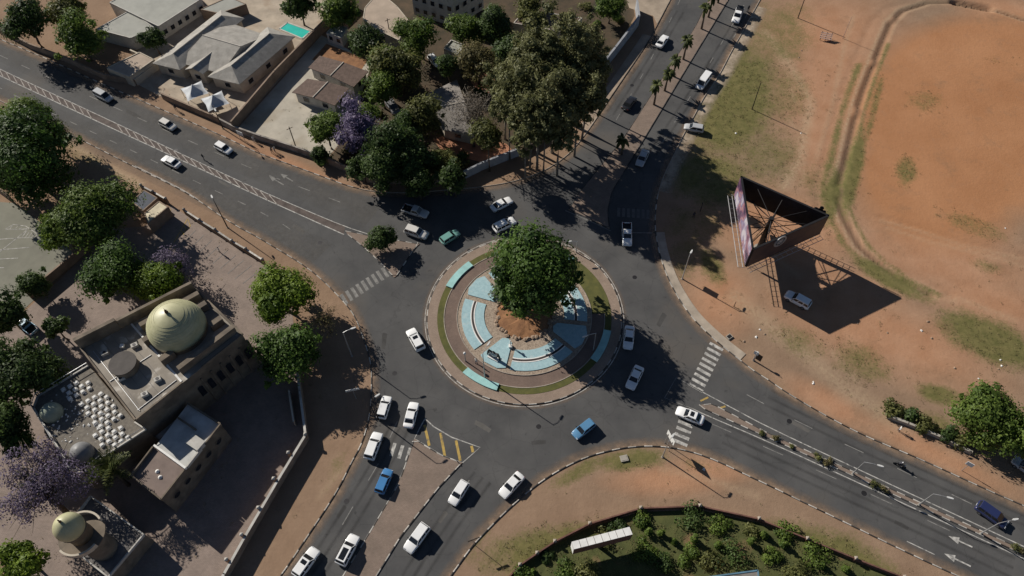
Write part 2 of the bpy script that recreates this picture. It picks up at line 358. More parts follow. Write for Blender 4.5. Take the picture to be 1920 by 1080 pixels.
def ground_material():
    m = bpy.data.materials.new('ground'); m.use_nodes = True; n = m.node_tree.nodes; l = m.node_tree.links
    b = n['Principled BSDF']; b.inputs['Roughness'].default_value = .95; b.inputs['Specular IOR Level'].default_value = .1
    tc = n.new('ShaderNodeTexCoord')
    def noise(s, d=6, r=.6):
        k = n.new('ShaderNodeTexNoise'); k.inputs['Scale'].default_value = s; k.inputs['Detail'].default_value = d; k.inputs['Roughness'].default_value = r
        l.new(tc.outputs['Object'], k.inputs['Vector']); return k.outputs['Fac']
    def ramp(f, p0, p1, c0=(0, 0, 0), c1=(1, 1, 1)):
        k = n.new('ShaderNodeValToRGB'); e = k.color_ramp.elements; e[0].position = p0; e[1].position = p1
        e[0].color = (*c0, 1); e[1].color = (*c1, 1); l.new(f, k.inputs['Fac']); return k.outputs['Color']
    def mix(f, a, c):
        k = n.new('ShaderNodeMixRGB'); l.new(f, k.inputs['Fac'])
        for s, x in ((k.inputs['Color1'], a), (k.inputs['Color2'], c)):
            if isinstance(x, tuple): s.default_value = (*x, 1)
            else: l.new(x, s)
        return k.outputs['Color']
    def attr(k): a = n.new('ShaderNodeAttribute'); a.attribute_name = k; return a.outputs['Fac']
    def ma(op, a, c):
        k = n.new('ShaderNodeMath'); k.operation = op
        for s, x in ((k.inputs[0], a), (k.inputs[1], c)):
            if isinstance(x, (int, float)): s.default_value = x
            else: l.new(x, s)
        return k.outputs[0]
    fine = noise(1.6, 8, .7); mid = noise(.22, 7); big = noise(.045, 5)
    dirt = ramp(mid, .3, .7, (.215, .142, .094), (.315, .215, .145))
    dirt = mix(ramp(fine, .35, .75), dirt, (.255, .17, .113))
    dirt = mix(ma('MULTIPLY', attr('soil'), .8), dirt, ramp(mid, .3, .7, (.39, .195, .105), (.46, .255, .152)))
    field = ramp(noise(.07, 6), .32, .68, (.34, .16, .075), (.415, .208, .105))
    field = mix(ramp(noise(.5, 8, .7), .55, .8), field, (.34, .18, .1))
    dirt = mix(attr('field'), dirt, field)
    dirt = mix(ma('MULTIPLY', ramp(noise(3.0, 5, .8), .56, .7), .55), dirt, (.17, .105, .065))
    dirt = mix(ma('MULTIPLY', ramp(noise(.9, 8, .8), .6, .75), .5), dirt, (.42, .3, .2))
    dirt = mix(ma('MULTIPLY', ramp(noise(.13, 8, .75), .55, .68), .4), dirt, (.2, .13, .08))
    dirt = mix(ma('MULTIPLY', attr('pale'), ramp(fine, .3, .6)), dirt, (.44, .33, .215))
    dirt = mix(ma('MULTIPLY', attr('trench_shade'), .85), dirt, (.075, .05, .034))  # depth shading of the trench, painted into the soil colour
    grass = ramp(noise(.7, 8, .7), .3, .72, (.085, .092, .028), (.19, .165, .065))
    gm = ma('ADD', attr('grass'), ma('MULTIPLY', ma('SUBTRACT', noise(.3, 9, .72), .5), 1.1))
    gm = ma('ADD', gm, ma('MULTIPLY', ma('SUBTRACT', big, .5), .5))
    gm = ma('ADD', gm, ma('MULTIPLY', ma('SUBTRACT', noise(2.4, 6, .75), .5), .9))
    fac = ramp(gm, .3, .85)
    fac = ma('MULTIPLY', fac, .93)
    l.new(mix(fac, dirt, grass), b.inputs['Base Color'])
    bp = n.new('ShaderNodeBump'); bp.inputs['Strength'].default_value = .5; bp.inputs['Distance'].default_value = .15
    l.new(noise(1.1, 9, .7), bp.inputs['Height']); l.new(bp.outputs['Normal'], b.inputs['Normal'])
    return m
gme = np_mesh('ground', np.column_stack([P2, gz]), quads, dict(grass=g_grass, soil=g_soil, field=g_field, pale=pale, trench_shade=near), [ground_material()])
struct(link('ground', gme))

# ---------------------------------------------------------------- roads
def inside(P, poly):
    x, y = P[:, 0], P[:, 1]; r = np.zeros(len(P), bool); j = len(poly) - 1
    for i in range(len(poly)):
        xi, yi = poly[i]; xj, yj = poly[j]
        c = ((yi > y) != (yj > y)) & (x < (xj - xi) * (y - yi) / (yj - yi + 1e-12) + xi); r ^= c; j = i
    return r
CI = Vector((2.073, 70.398, 0)); RI = 17.18
def smooth_path(pts, it=2, closed=False):
    """Chaikin corner cutting that keeps end points"""
    for _ in range(it):
        q = [] if closed else [pts[0]]
        n = len(pts)
        for i in range(n if closed else n - 1):
            a, b = pts[i], pts[(i + 1) % n]
            q += [a * .75 + b * .25, a * .25 + b * .75]
        if not closed: q.append(pts[-1])
        pts = q
    return pts
K_NORTH = [(-110, 25), (0, 75), (90, 112), (213, 168), (307, 208), (420, 257), (480, 287), (523, 302), (580, 323), (620, 338), (653, 350), (700, 361), (760, 363), (830, 358), (900, 352),
           (960, 343), (1015, 325), (1060, 297), (1088, 267), (1123, 217), (1173, 143), (1216, 80), (1232, 50), (1257, 2), (1290, -60)]
K_EAST = [(1455, -55), (1420, 7), (1397, 50), (1370, 97), (1347, 143), (1320, 180), (1303, 213), (1280, 253), (1268, 280), (1253, 310), (1240, 338), (1231, 370), (1227, 405), (1228, 440), (1237, 483), (1253, 527), (1273, 563),
          (1297, 597), (1323, 623), (1353, 650), (1383, 673), (1413, 697), (1440, 713), (1460, 728), (1500, 753), (1543, 778), (1593, 805), (1640, 827), (1727, 863), (1807, 900), (1873, 930), (1920, 950), (2060, 1012)]
K_SOUTH = [(2060, 1192), (1900, 1125), (1780, 1072), (1697, 1033), (1643, 1007), (1540, 957), (1437, 907), (1400, 890), (1353, 867), (1310, 850), (1267, 839), (1223, 835), (1180, 837), (1147, 843), (1107, 853),
           (1067, 870), (1027, 893), (1000, 912), (950, 955), (893, 1013), (877, 1033), (860, 1057), (843, 1080), (810, 1135)]
K_WEST = [(490, 1142), (527, 1080), (547, 1053), (577, 1007), (607, 963), (640, 910), (660, 867), (680, 833), (693, 787), (697, 753), (698, 710), (697, 683), (690, 657), (680, 627), (667, 593), (647, 567), (623, 542),
          (600, 520), (577, 502), (547, 482), (513, 462), (480, 442), (437, 420), (370, 373), (320, 345), (253, 313), (130, 250), (0, 188), (-110, 135)]
kp = {k: smooth_path([p.xy.to_3d() for p in GP(v)], 2) for k, v in dict(n=K_NORTH, e=K_EAST, s=K_SOUTH, w=K_WEST).items()}
ZA = .03
outline = kp['n'] + kp['e'] + kp['s'] + kp['w']
road = struct(MB().sheet(outline, ZA).build('road', ASPH))
def resample(pts, step):
    out = [pts[0].copy()]; acc = 0
    for a, b in zip(pts, pts[1:]):
        L = (b - a).length; t = step - acc
        while t <= L: out.append(a + (b - a) * (t / L)); t += step
        acc = (acc + L) % step if L + acc >= step else acc + L
    return out
kerb_cache = {}
def kerb(pts, label, off=0.0, length=1.3, h=.15, z=0.0, pattern=True, w=.17, start=0, plain=(), pm=None):
    """kerb of separate painted blocks along a path; off > 0 moves it to the left of the path"""
    root = bpy.data.objects.new('kerb', None); C.objects.link(root); struct(root)
    pts = resample(pts, length)
    root.location = pts[0]
    for i, (a, b) in enumerate(zip(pts, pts[1:])):
        m = (a + b) / 2; d = b - a; n = Vector((-d.y, d.x, 0)).normalized()
        m = m + n * off
        isw = (i + start) % 2 == 0
        mt = (KW if isw else KB) if pm is None else pm
        for lo, hi, k_ in plain:
            if lo <= i < hi: mt = k_
        key = (mt.name, length, h, w)
        if key not in kerb_cache:
            bm = MB(); q = length / 2 * .985; c = .03
            lo = [(-q, -w / 2, 0), (q, -w / 2, 0), (q, w / 2, 0), (-q, w / 2, 0)]
            mi = [(x, y, h - c) for x, y, _ in lo]; hi = [(x * .985, y * (1 - c * 2 / w), h) for x, y, _ in lo]
            bm.loft([lo, mi, hi]); kerb_cache[key] = bm.mesh('kerb_block', mt)
        o = link('kerb_block', kerb_cache[key], root, m - root.location + Vector((0, 0, z)), math.atan2(d.y, d.x))
    return root
kerb(kp['n'], 'n', .1, plain=[(92, 140, KC), (140, 400, KB)])
kerb(kp['e'], 'e', .1, plain=[(0, 62, KC)])
kerb(kp['s'], 's', .1)
kerb(kp['w'], 'w', .1, plain=[(102, 200, KC)])

ZM = ZA + .008
def mark(mb, name, m=WHITE): return mb.build(name, m, road)
def strip(pts, w, z=ZM):
    mb = MB(); n = len(pts); L = []; Rr = []
    for i, p in enumerate(pts):
        d = (pts[min(i + 1, n - 1)] - pts[max(i - 1, 0)]); k = Vector((-d.y, d.x, 0)).normalized() * w / 2
        L.append((p.x + k.x, p.y + k.y, z)); Rr.append((p.x - k.x, p.y - k.y, z))
    mb.add(L + Rr, [[i + 1, i, n + i, n + i + 1] for i in range(n - 1)])
    return mb
ORG['road'] = (0, 0, 0)
def line_px(pts, w=.16, m=WHITE, name='edge_line', it=1): return mark(strip(smooth_path(GP(pts), it), w), name, m)
def dashes_px(pts, on, off, w=.14, m=FAINT, skip=()):
    pts = smooth_path(GP(pts), 1); p = resample(pts, on + off)
    for i, (a, b) in enumerate(zip(p, p[1:])):
        if i in skip: continue
        d = (b - a).normalized(); mark(strip([a, a + d * on], w), 'lane_dash', m)
# NW road: centre reserve with ladder marking
up_l = [(-110, 78), (0, 130), (200, 223), (400, 317), (480, 354), (570, 393), (647, 425), (690, 439)]
lo_l = [(-110, 91), (0, 142), (200, 236), (400, 328), (480, 366), (563, 403), (645, 440)]
line_px(up_l, .16); line_px(lo_l, .2)
res = struct(MB().sheet(GP(up_l[:-1]) + GP(lo_l)[::-1], ZA + .004).build('painted_reserve', mat('reserve_paint', (.11, .088, .078), .9, .2, .7), None))
res.parent = road
mat_lad = mat('ladder_paint', (.42, .38, .34), .85, scale=1.2, col2=(.24, .21, .19), detail=8)
A = resample(smooth_path(GP(up_l), 1), 2.25); B = resample(smooth_path(GP(lo_l), 1), 2.25)
for i in range(3, min(len(A), len(B)) - 4):
    if i % 22 in (0, 1, 2): continue
    d = (A[i + 1] - A[i]).normalized()
    mark(strip([A[i] - d * .9, B[i] + d * .25], .16), 'ladder_bar', mat_lad)
dashes_px([(-40, 145), (38, 184), (150, 237), (270, 293), (380, 347), (470, 388), (540, 425), (600, 470)], 2.0, 3.7)
dashes_px([(0, 104), (140, 168), (350, 262), (480, 320), (560, 350), (680, 395)], 2.6, 4.4, m=FAINT)
line_px([(253, 311), (300, 334), (347, 358), (372, 375)], .14, WHITE)
# NE road
dashes_px([(1275, 0), (1225, 105), (1170, 200), (1135, 260)], 2.0, 5.0)
dashes_px([(1395, 10), (1365, 60), (1300, 172), (1245, 262), (1205, 330)], 2.0, 5.0)
dashes_px([(1402, 25), (1352, 110)], 2.0, 6.0)
# SE road
dashes_px([(1335, 795), (1420, 832), (1500, 868), (1640, 930), (1780, 995), (1960, 1078)], 3.2, 5.2)
dashes_px([(1400, 740), (1470, 778), (1560, 822), (1660, 868), (1740, 905), (1830, 950), (1960, 1010)], 3.0, 5.2)
dashes_px([(1300, 820), (1345, 838)], 2.6, 5)
dashes_px([(1700, 1015), (1790, 1058), (1900, 1110)], 4.0, 6.2, m=WHITE)
# SW road
dashes_px([(745, 790), (720, 850), (690, 905), (640, 985), (590, 1075)], 3.0, 4.5)
dashes_px([(880, 900), (850, 950), (780, 1060)], 3.0, 4.5)
# lane arrows
def arrow(a, b, m=WHITE):
    a, b = G(*a), G(*b); d = (b - a); L = d.length; d.normalize(); n = Vector((-d.y, d.x, 0))
    mb = strip([a, a + d * (L - 1.5)], .22)
    t = a + d * (L - 1.5); mb.add([(*(t + n * .55).xy, ZM), (*(b).xy, ZM), (*(t - n * .55).xy, ZM)], [[2, 1, 0]])
    mark(mb, 'lane_arrow', m)
arrow((1823, 1026), (1778, 1005)); arrow((1820, 1062), (1770, 1038)); arrow((532, 347), (505, 331), FAINT); arrow((549, 340), (526, 326), FAINT)
# crossings
def crossing(a, b, n, along, half, m=WHITE, w=.55):
    a, b = G(*a), G(*b); al = (G(*along[1]) - G(*along[0])).normalized()
    for i in range(n):
        c = a.lerp(b, i / (n - 1)); mark(strip([c - al * half, c + al * half], w), 'crossing_stripe', m)
crossing((645, 561), (722, 511), 9, ((640, 545), (655, 570)), 1.2, FAINT, .6)
crossing((1343, 650), (1305, 727), 9, ((1320, 640), (1360, 662)), 1.25)
crossing((1285, 795), (1275, 830), 4, ((1262, 790), (1300, 806)), 1.2)
crossing((737, 843), (766, 852), 3, ((741, 832), (734, 855)), 1.1)
crossing((1160, 398), (1215, 402), 7, ((1190, 390), (1190, 412)), 1.1, mat('ghost_paint', (.14, .137, .132), .9, scale=1.2, col2=(.095, .093, .092)))
line_px([(1168, 436), (1222, 437)], .2, FAINT, 'stop_line', 0)
line_px([(1300, 767), (1320, 777), (1440, 828), (1600, 901), (1920, 1048), (2050, 1108)], .16)
line_px([(1313, 733), (1380, 769), (1440, 801), (1600, 876), (1920, 1025), (2050, 1086)], .16)
line_px([(1313, 733), (1268, 708), (1246, 746), (1300, 767)], .14, FAINT, 'edge_line', 0)
for a, b in (((1313, 752), (1328, 745)), ((1347, 766), (1360, 762)), ((1347, 766), (1356, 771))):
    line_px([a, b], .3, YELLOW, 'hatch_bar', 0)
# yellow hatched area at the south-west entry
hat = [(797, 785), (813, 800), (847, 820), (900, 839), (867, 868), (827, 853), (777, 823), (787, 803)]
line_px(hat + hat[:1], .18, WHITE, 'edge_line', 0)
for a, b in (((796, 797), (805, 836)), ((826, 812), (834, 855)), ((855, 826), (863, 864)), ((884, 836), (887, 848))):
    line_px([a, b], .42, YELLOW, 'hatch_bar', 0)
ring = [CI + Vector((math.cos(t), math.sin(t), 0)) * (RI + .22) for t in np.linspace(0, 2 * PI, 121)]
mark(strip(ring, .13), 'edge_line', WHITE)
line_px([(1060, 395), (1100, 412), (1145, 433)], .16, FAINT); line_px([(777, 823), (747, 907), (690, 1003), (640, 1083)], .12, FAINT)
# ragged dust and patches on the carriageway edges
rng = random.Random(5)
def wear(pts, o1, o2, name, m, z, peak):
    """thin worn or dusty strip along a path; 'edge' fades it out across its width"""
    n = len(pts); V = []; E_ = []
    for i, p in enumerate(pts):
        d = pts[min(i + 1, n - 1)] - pts[max(i - 1, 0)]; k = Vector((-d.y, d.x, 0)).normalized()
        for u in (0, .5, 1): q = p + k * (o1 + (o2 - o1) * u); V.append((q.x, q.y, z)); E_.append(peak[int(u * 2)])
    q_ = []
    for i in range(n - 1):
        for u in range(2): a = i * 3 + u; q_.append([a, a + 1, a + 4, a + 3] if o2 < o1 else [a, a + 3, a + 4, a + 1])
    o = link(name, np_mesh(name, np.array(V), np.array(q_), dict(edge=np.array(E_, float)), [m]), road); return o
def wearmat(name, col, scale, k):
    m = mat(name, col, .95, .12, 1.2); n = m.node_tree.nodes; l = m.node_tree.links
    tc = n.new('ShaderNodeTexCoord'); no = n.new('ShaderNodeTexNoise'); no.inputs['Scale'].default_value = scale; no.inputs['Detail'].default_value = 8; no.inputs['Roughness'].default_value = .7
    l.new(tc.outputs['Object'], no.inputs['Vector']); at = n.new('ShaderNodeAttribute'); at.attribute_name = 'edge'
    a = n.new('ShaderNodeMath'); a.operation = 'MULTIPLY_ADD'; a.inputs[1].default_value = 1.4; a.inputs[2].default_value = -.35; l.new(no.outputs['Fac'], a.inputs[0])
    b = n.new('ShaderNodeMath'); b.operation = 'MULTIPLY'; b.use_clamp = True; l.new(a.outputs[0], b.inputs[0]); l.new(at.outputs['Fac'], b.inputs[1])
    c = n.new('ShaderNodeMath'); c.operation = 'MULTIPLY'; c.use_clamp = True; c.inputs[1].default_value = k; l.new(b.outputs[0], c.inputs[0])
    l.new(c.outputs[0], n['Principled BSDF'].inputs['Alpha']); return m
DUST = wearmat('road_dust', (.3, .21, .145), .5, 2.0); WORN = wearmat('tyre_polish', (.042, .041, .041), .3, .95); GREYED = wearmat('greyed_asphalt', (.15, .142, .132), .1, 1.2)
for k_ in 'nesw': wear(kp[k_], 0, -1.5, 'dust_edge', DUST, ZA + .003, (1, .45, 0))
wear([CI + Vector((math.cos(t), math.sin(t), 0)) * 17.2 for t in np.linspace(0, 2 * PI, 121)], 0, -.9, 'dust_edge', DUST, ZA + .003, (.7, .3, 0))
for pts_ in ([(-60, 60), (200, 185), (420, 285), (600, 360), (700, 405)], [(-60, 155), (100, 228), (300, 318), (470, 402), (600, 480)]):
    wear(smooth_path(GP(pts_), 2), 3.4, -3.4, 'greyed_lane', GREYED, ZA + .0015, (.2, 1, .2))
for pts_ in ([(1440, 745), (1600, 822), (1760, 895), (1960, 985)], [(1360, 815), (1500, 880), (1700, 970), (1900, 1065)], [(750, 800), (715, 870), (640, 995), (570, 1100)], [(905, 895), (840, 980), (770, 1090)], [(1270, 20), (1210, 120), (1150, 215)], [(1390, 40), (1310, 170), (1230, 290)]):
    for o_ in (-1.5, -.0, 1.5): wear(smooth_path(GP(pts_), 2), o_ + .4, o_ - .4, 'tyre_wear', WORN, ZA + .002, (0, .7, 0))
PATCH = cracks(mat('asphalt_patch', (.062, .06, .058), .9, .12, .6)); PATCH2 = mat('pale_patch', (.11, .104, .096), .9, .12, .6)
for i, (x, y, w_, h_, a_) in enumerate([(560, 430, 26, 8, .5), (250, 215, 30, 7, .45), (720, 640, 9, 30, .1), (905, 800, 34, 9, .5), (1110, 560, 9, 22, .7), (1240, 600, 10, 26, .5), (1500, 800, 40, 7, .47), (1690, 985, 30, 7, .45), (640, 960, 8, 26, .6), (830, 970, 9, 24, .6), (1330, 120, 7, 24, .55), (1190, 130, 8, 20, .6), (420, 345, 24, 5, .48), (1010, 830, 28, 8, -.1)]):
    ca, sa = math.cos(a_), math.sin(a_); pts_ = [G(x + dx * ca - dy * sa, y + dx * sa + dy * ca) for dx, dy in ((-w_ / 2, -h_ / 2), (0, -h_ / 2 - 1), (w_ / 2, -h_ / 2 + 1), (w_ / 2 - 1, h_ / 2), (-w_ / 2 + 1, h_ / 2 - 1))]
    MB().sheet(pts_, ZA + .001).build('asphalt_patch', PATCH if i % 3 else PATCH2, road)
cov = MB().cyl((0, 0), .42, 0, .004, 14).mesh('manhole_cover', DKMET)
for x, y in ((600, 455), (330, 282), (740, 700), (1010, 800), (1190, 520), (1240, 640), (1480, 790), (1620, 925), (650, 940), (860, 930), (1185, 160), (880, 470)):
    p = G(x, y); link('manhole_cover', cov, road, (p.x, p.y, ZA + .001))
# footpath along the north-east kerb
fp = kp['e']
def band(pts, o1, o2, z0, z1, name, m, parent=None):
    L = []; Q = []; n = len(pts)
    for i, p in enumerate(pts):
        d = pts[min(i + 1, n - 1)] - pts[max(i - 1, 0)]; k = Vector((-d.y, d.x, 0)).normalized()
        L.append(p + k * o1); Q.append(p + k * o2)
    mb = MB()
    for i in range(n - 1):
        a, b, c, d = L[i], L[i + 1], Q[i + 1], Q[i]
        mb.add([(a.x, a.y, z1), (b.x, b.y, z1), (c.x, c.y, z1), (d.x, d.y, z1)], [[0, 1, 2, 3]])
    n = len(L)
    for side in (L, Q):
        mb.add([(p.x, p.y, z1) for p in side] + [(p.x, p.y, z0) for p in side], [[i, i + 1, n + i + 1, n + i] for i in range(n - 1)])
    return struct(mb.build(name, m, parent))
i0 = min(range(len(fp)), key=lambda i: (fp[i] - G(1228, 440)).length); i1 = min(range(len(fp)), key=lambda i: (fp[i] - G(1395, 682)).length)
band(fp[i0:i1], .2, 1.75, 0, .09, 'footpath', mat('footpath_concrete', (.38, .32, .255), .9, .14, .4))
i2 = min(range(len(fp)), key=lambda i: (fp[i] - G(1231, 370)).length)
wear(fp[6:i2], .15, 3.0, 'dusty_shoulder', wearmat('shoulder_dust', (.42, .34, .255), .35, 2.2), .012, (1, .9, 0))
kn = kp['n']; j0 = min(range(len(kn)), key=lambda i: (kn[i] - G(1100, 250)).length); j1 = min(range(len(kn)), key=lambda i: (kn[i] - G(1228, 60)).length)
band(kn[j0:j1], .2, 2.2, 0, .06, 'footpath', mat('footpath_slab', (.36, .28, .21), .92, .14, .3))

# splitter islands and medians (raised slabs with painted kerbs)
def median(px, m, name, kp_=True, it=0, h=.14, pm=None):
    pts = GP(px); pts = smooth_path(pts, it, True) if it else pts
    ar = sum(pts[i - 1].x * pts[i].y - pts[i].x * pts[i - 1].y for i in range(len(pts)))
    if ar < 0: pts = pts[::-1]
    struct(MB().prism(pts, 0, h).build(name, m))
    if kp_: kerb(pts + [pts[0]], name, .08, length=1.2, h=h + .03, pm=pm)
median([(648, 433), (687, 441), (747, 451), (787, 458), (777, 467), (745, 517), (739, 521), (713, 493), (680, 463), (652, 441)], MEDP, 'traffic_island')
median([(777, 823), (827, 853), (867, 868), (823, 915), (753, 1005), (707, 1080), (670, 1135), (610, 1135), (647, 1073), (690, 1003), (747, 907)], MEDP, 'median')
median([(1332, 757), (1345, 762), (1440, 812), (1600, 884), (1920, 1032), (2050, 1093), (2050, 1101), (1920, 1042), (1600, 894), (1440, 822), (1320, 768), (1310, 760)], MEDP, 'median')
median([(1365, 2), (1385, -35), (1345, -40), (1307, 43), (1280, 88), (1240, 148), (1200, 210), (1165, 265), (1125, 312), (1085, 362), (1066, 394), (1100, 409), (1143, 430), (1140, 395), (1148, 360), (1210, 258), (1290, 125)], MEDP, 'median', pm=KB)

# property surfaces
def surf(px, m, name, z): return struct(MB().prism(GP(px), -.02, z).build(name, m))
surf([(258, 158), (307, 184), (440, 243), (603, 62), (655, 20), (560, -40), (400, -60), (250, 105)], BEIGE, 'courtyard', .02)
surf([(443, 244), (520, 272), (612, 300), (655, 245), (695, 125), (652, 92), (603, 66)], PALE, 'driveway', .024)
surf([(322, 386), (350, 404), (497, 497), (545, 560), (560, 690), (566, 740), (576, 820), (520, 915), (440, 1050), (410, 1120), (150, 1130), (-80, 1010), (-80, 600), (40, 590), (150, 488), (205, 430), (272, 424)], YARD, 'paved_yard', .02)
surf([(-110, 400), (-10, 378), (28, 381), (95, 432), (148, 486), (36, 588), (-110, 620)], LOT, 'car_park', .024)
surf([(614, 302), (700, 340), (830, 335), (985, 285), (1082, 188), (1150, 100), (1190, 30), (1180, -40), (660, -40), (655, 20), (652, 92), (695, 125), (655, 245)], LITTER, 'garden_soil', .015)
surf([(812, 262), (870, 240), (950, 270), (962, 283), (905, 305), (830, 285)], mat('red_soil', (.36, .17, .1), .95, .15, .5), 'garden_soil', .022)
surf([(900, 110), (960, 130), (965, 190), (900, 175), (880, 150)], mat('red_soil_b', (.33, .16, .1), .95, .2, .6), 'garden_soil', .022)
surf([(585, 112), (612, 82), (690, 112), (672, 140)], SOIL, 'bare_soil', .032)
surf([(60, 418), (110, 440), (95, 452), (48, 430)], LOT, 'car_park', .03) if False else None
surf([(935, 1108), (975, 1066), (1040, 1022), (1105, 989), (1200, 960), (1310, 956), (1420, 980), (1510, 1017), (1600, 1054), (1690, 1089), (1780, 1125), (1780, 1200), (935, 1200)], mat('rough_grass', (.1, .105, .035), .95, scale=.5, col2=(.05, .06, .02), bump=.6, bscale=5, blotch=((.24, .14, .08), .22, .6), detail=10), 'rough_grass_plot', .015)
surf([(1180, 15), (1225, 30), (1232, 45), (1259, 0), (1280, -40), (1160, -40)], mat('side_road_dirt', (.36, .29, .22), .92, .15, .3), 'side_road', .026)
for i in range(9):                       # parking bay lines in the paved yard
    x = 345 + i * 16; y = 430 + i * 9.4
    line_px([(x + 22 - i, y + 2), (x - 2 - i * 2, y + 27)], .1, FAINT, 'bay_line', 0)
for pts in ([(352, 410), (326, 455)], [(353, 412), (357, 424)], [(357, 424), (340, 440)], [(345, 424), (350, 432)], [(340, 432), (345, 440)], [(321, 392), (300, 430)], [(312, 398), (318, 404)], [(307, 406), (313, 412)]):
    line_px(pts, .16, YELLOW, 'hatch_bar', 0)
for pts in ([(10, 430), (25, 421), (48, 424), (66, 436), (78, 446), (40, 446), (52, 430), (10, 430)], [(-20, 450), (40, 446)], [(-20, 470), (55, 464)], [(-20, 487), (34, 484)], [(-20, 503), (8, 502)], [(0, 472), (50, 432)]):
    line_px(pts, .14, WHITE, 'bay_line', 0)
for i in range(6):
    line_px([(18 + i * 9, 430 - i * .3), (24 + i * 9, 423 + i * 2)], .12, WHITE, 'bay_line', 0)
    line_px([(42 + i * 6, 445), (50 + i * 5, 434 + i * 1.5)], .12, WHITE, 'bay_line', 0)

# ---------------------------------------------------------------- roundabout island
def sector(r0, r1, a0, a1, z0, z1, step=3.0, mb=None):
    mb = mb or MB(); a0, a1 = R(a0), R(a1); n = max(2, int(abs(a1 - a0) / R(step)) + 1)
    t = np.linspace(a0, a1, n)
    inn = [CI + Vector((math.cos(x), math.sin(x), 0)) * r0 for x in t]; out = [CI + Vector((math.cos(x), math.sin(x), 0)) * r1 for x in t]
    full = abs(a1 - a0) > 2 * PI - .01
    for i in range(n - 1):
        a, b, c, d = inn[i], inn[i + 1], out[i + 1], out[i]
        mb.add([(p.x, p.y, z1) for p in (a, d, c, b)], [[0, 1, 2, 3]])
        mb.add([(d.x, d.y, z1), (d.x, d.y, z0), (c.x, c.y, z0), (c.x, c.y, z1)], [[0, 1, 2, 3]])
        if r0 > .1: mb.add([(a.x, a.y, z1), (a.x, a.y, z0), (b.x, b.y, z0), (b.x, b.y, z1)], [[3, 2, 1, 0]])
    if not full:
        for p, q in ((inn[0], out[0]), (out[-1], inn[-1])):
            mb.add([(p.x, p.y, z1), (p.x, p.y, z0), (q.x, q.y, z0), (q.x, q.y, z1)], [[0, 1, 2, 3]])
    return mb
isl = bpy.data.objects.new('roundabout_island', None); C.objects.link(isl); struct(isl); isl.location = CI; ORG[isl.name] = tuple(CI)
def ip(mb, name, m): return mb.build(name, m, isl)
ip(sector(15.25, 16.95, 0, 360, 0, .16), 'paved_rim', PINK)
ip(sector(14.12, 15.24, 51, 360.5, 0, .19), 'grass_ring', TURF)
ip(sector(11.85, 15.24, .5, 51, 0, .19), 'lawn', TURF)
ip(sector(11.85, 13.98, 51.2, 360.3, 0, .17), 'paved_ring', BRN)
ip(sector(13.98, 14.12, 51.2, 360.3, 0, .24), 'edging', KC)
ip(sector(11.72, 11.85, 0, 360, 0, .3), 'edging', KC)
ip(sector(4.9, 11.72, 0, 360, 0, .22), 'pebble_bed', PEB)
sh = [143, 239, 334, 64]
for k, s0 in enumerate(sh):
    pts = []
    for r, a in ((11.45, -6), (10.9, -13), (6.0, -9), (5.5, 0), (6.0, 9), (10.9, 13), (11.45, 6)):
        t = R(s0 + a); pts.append(CI + Vector((math.cos(t), math.sin(t), 0)) * r)
    ip(MB().prism(pts, .1, .34), 'blue_shield', BLUE)
    p = sector(14.05, 15.33, s0 - 12.5, s0 + 12.5, .05, .42); ip(p, 'blue_plinth', AQUA)
for a0, a1 in ((161, 218), (256, 317), (352, 405), (82, 125)):
    ip(sector(9.42, 11.0, a0, a1, .1, .32), 'blue_bed', BLUE); ip(sector(7.05, 8.68, a0, a1, .1, .32), 'blue_bed', BLUE)
    ip(sector(9.24, 9.42, a0, a1, .1, .36), 'white_band', WPAINT); ip(sector(8.68, 8.86, a0, a1, .1, .36), 'white_band', WPAINT)
    ip(sector(8.86, 9.24, a0, a1, .1, .34), 'black_band', BPAINT)
mb = MB(); rr = random.Random(3)
rings = []
for r, z in ((4.95, .05), (4.85, .3), (3.8, .48), (2.2, .62), (.05, .7)):
    rings.append([(CI.x + (r + rr.uniform(-.15, .15)) * math.cos(t), CI.y + (r + rr.uniform(-.15, .15)) * math.sin(t), z + rr.uniform(-.07, .07)) for t in np.linspace(0, 2 * PI, 28, endpoint=False)])
mb.loft(rings); ip(mb, 'soil_mound', SOIL)
kc = [CI + Vector((math.cos(t), math.sin(t), 0)) * 17.03 for t in np.linspace(0, 2 * PI, 241)]
kerb(kc, 'island', 0, length=1.3, h=.18)
def rock_mesh(seed, s):
    q = random.Random(seed); bm = bmesh.new(); bmesh.ops.create_icosphere(bm, subdivisions=1, radius=s)
    for v in bm.verts: v.co *= q.uniform(.7, 1.2); v.co.z *= .7
    me = bpy.data.meshes.new('rock'); bm.to_mesh(me); bm.free(); me.materials.append(ROCK); return me
for i in range(26):                       # stones round the soil mound
    t = R(150 + i * 8.5 + rr.uniform(-3, 3)); r = 4.9 + rr.uniform(-.3, .35)
    link('rock', rock_mesh(i % 6, .32 + .2 * rr.random()), isl, (math.cos(t) * r, math.sin(t) * r, .28), rr.uniform(0, 6))

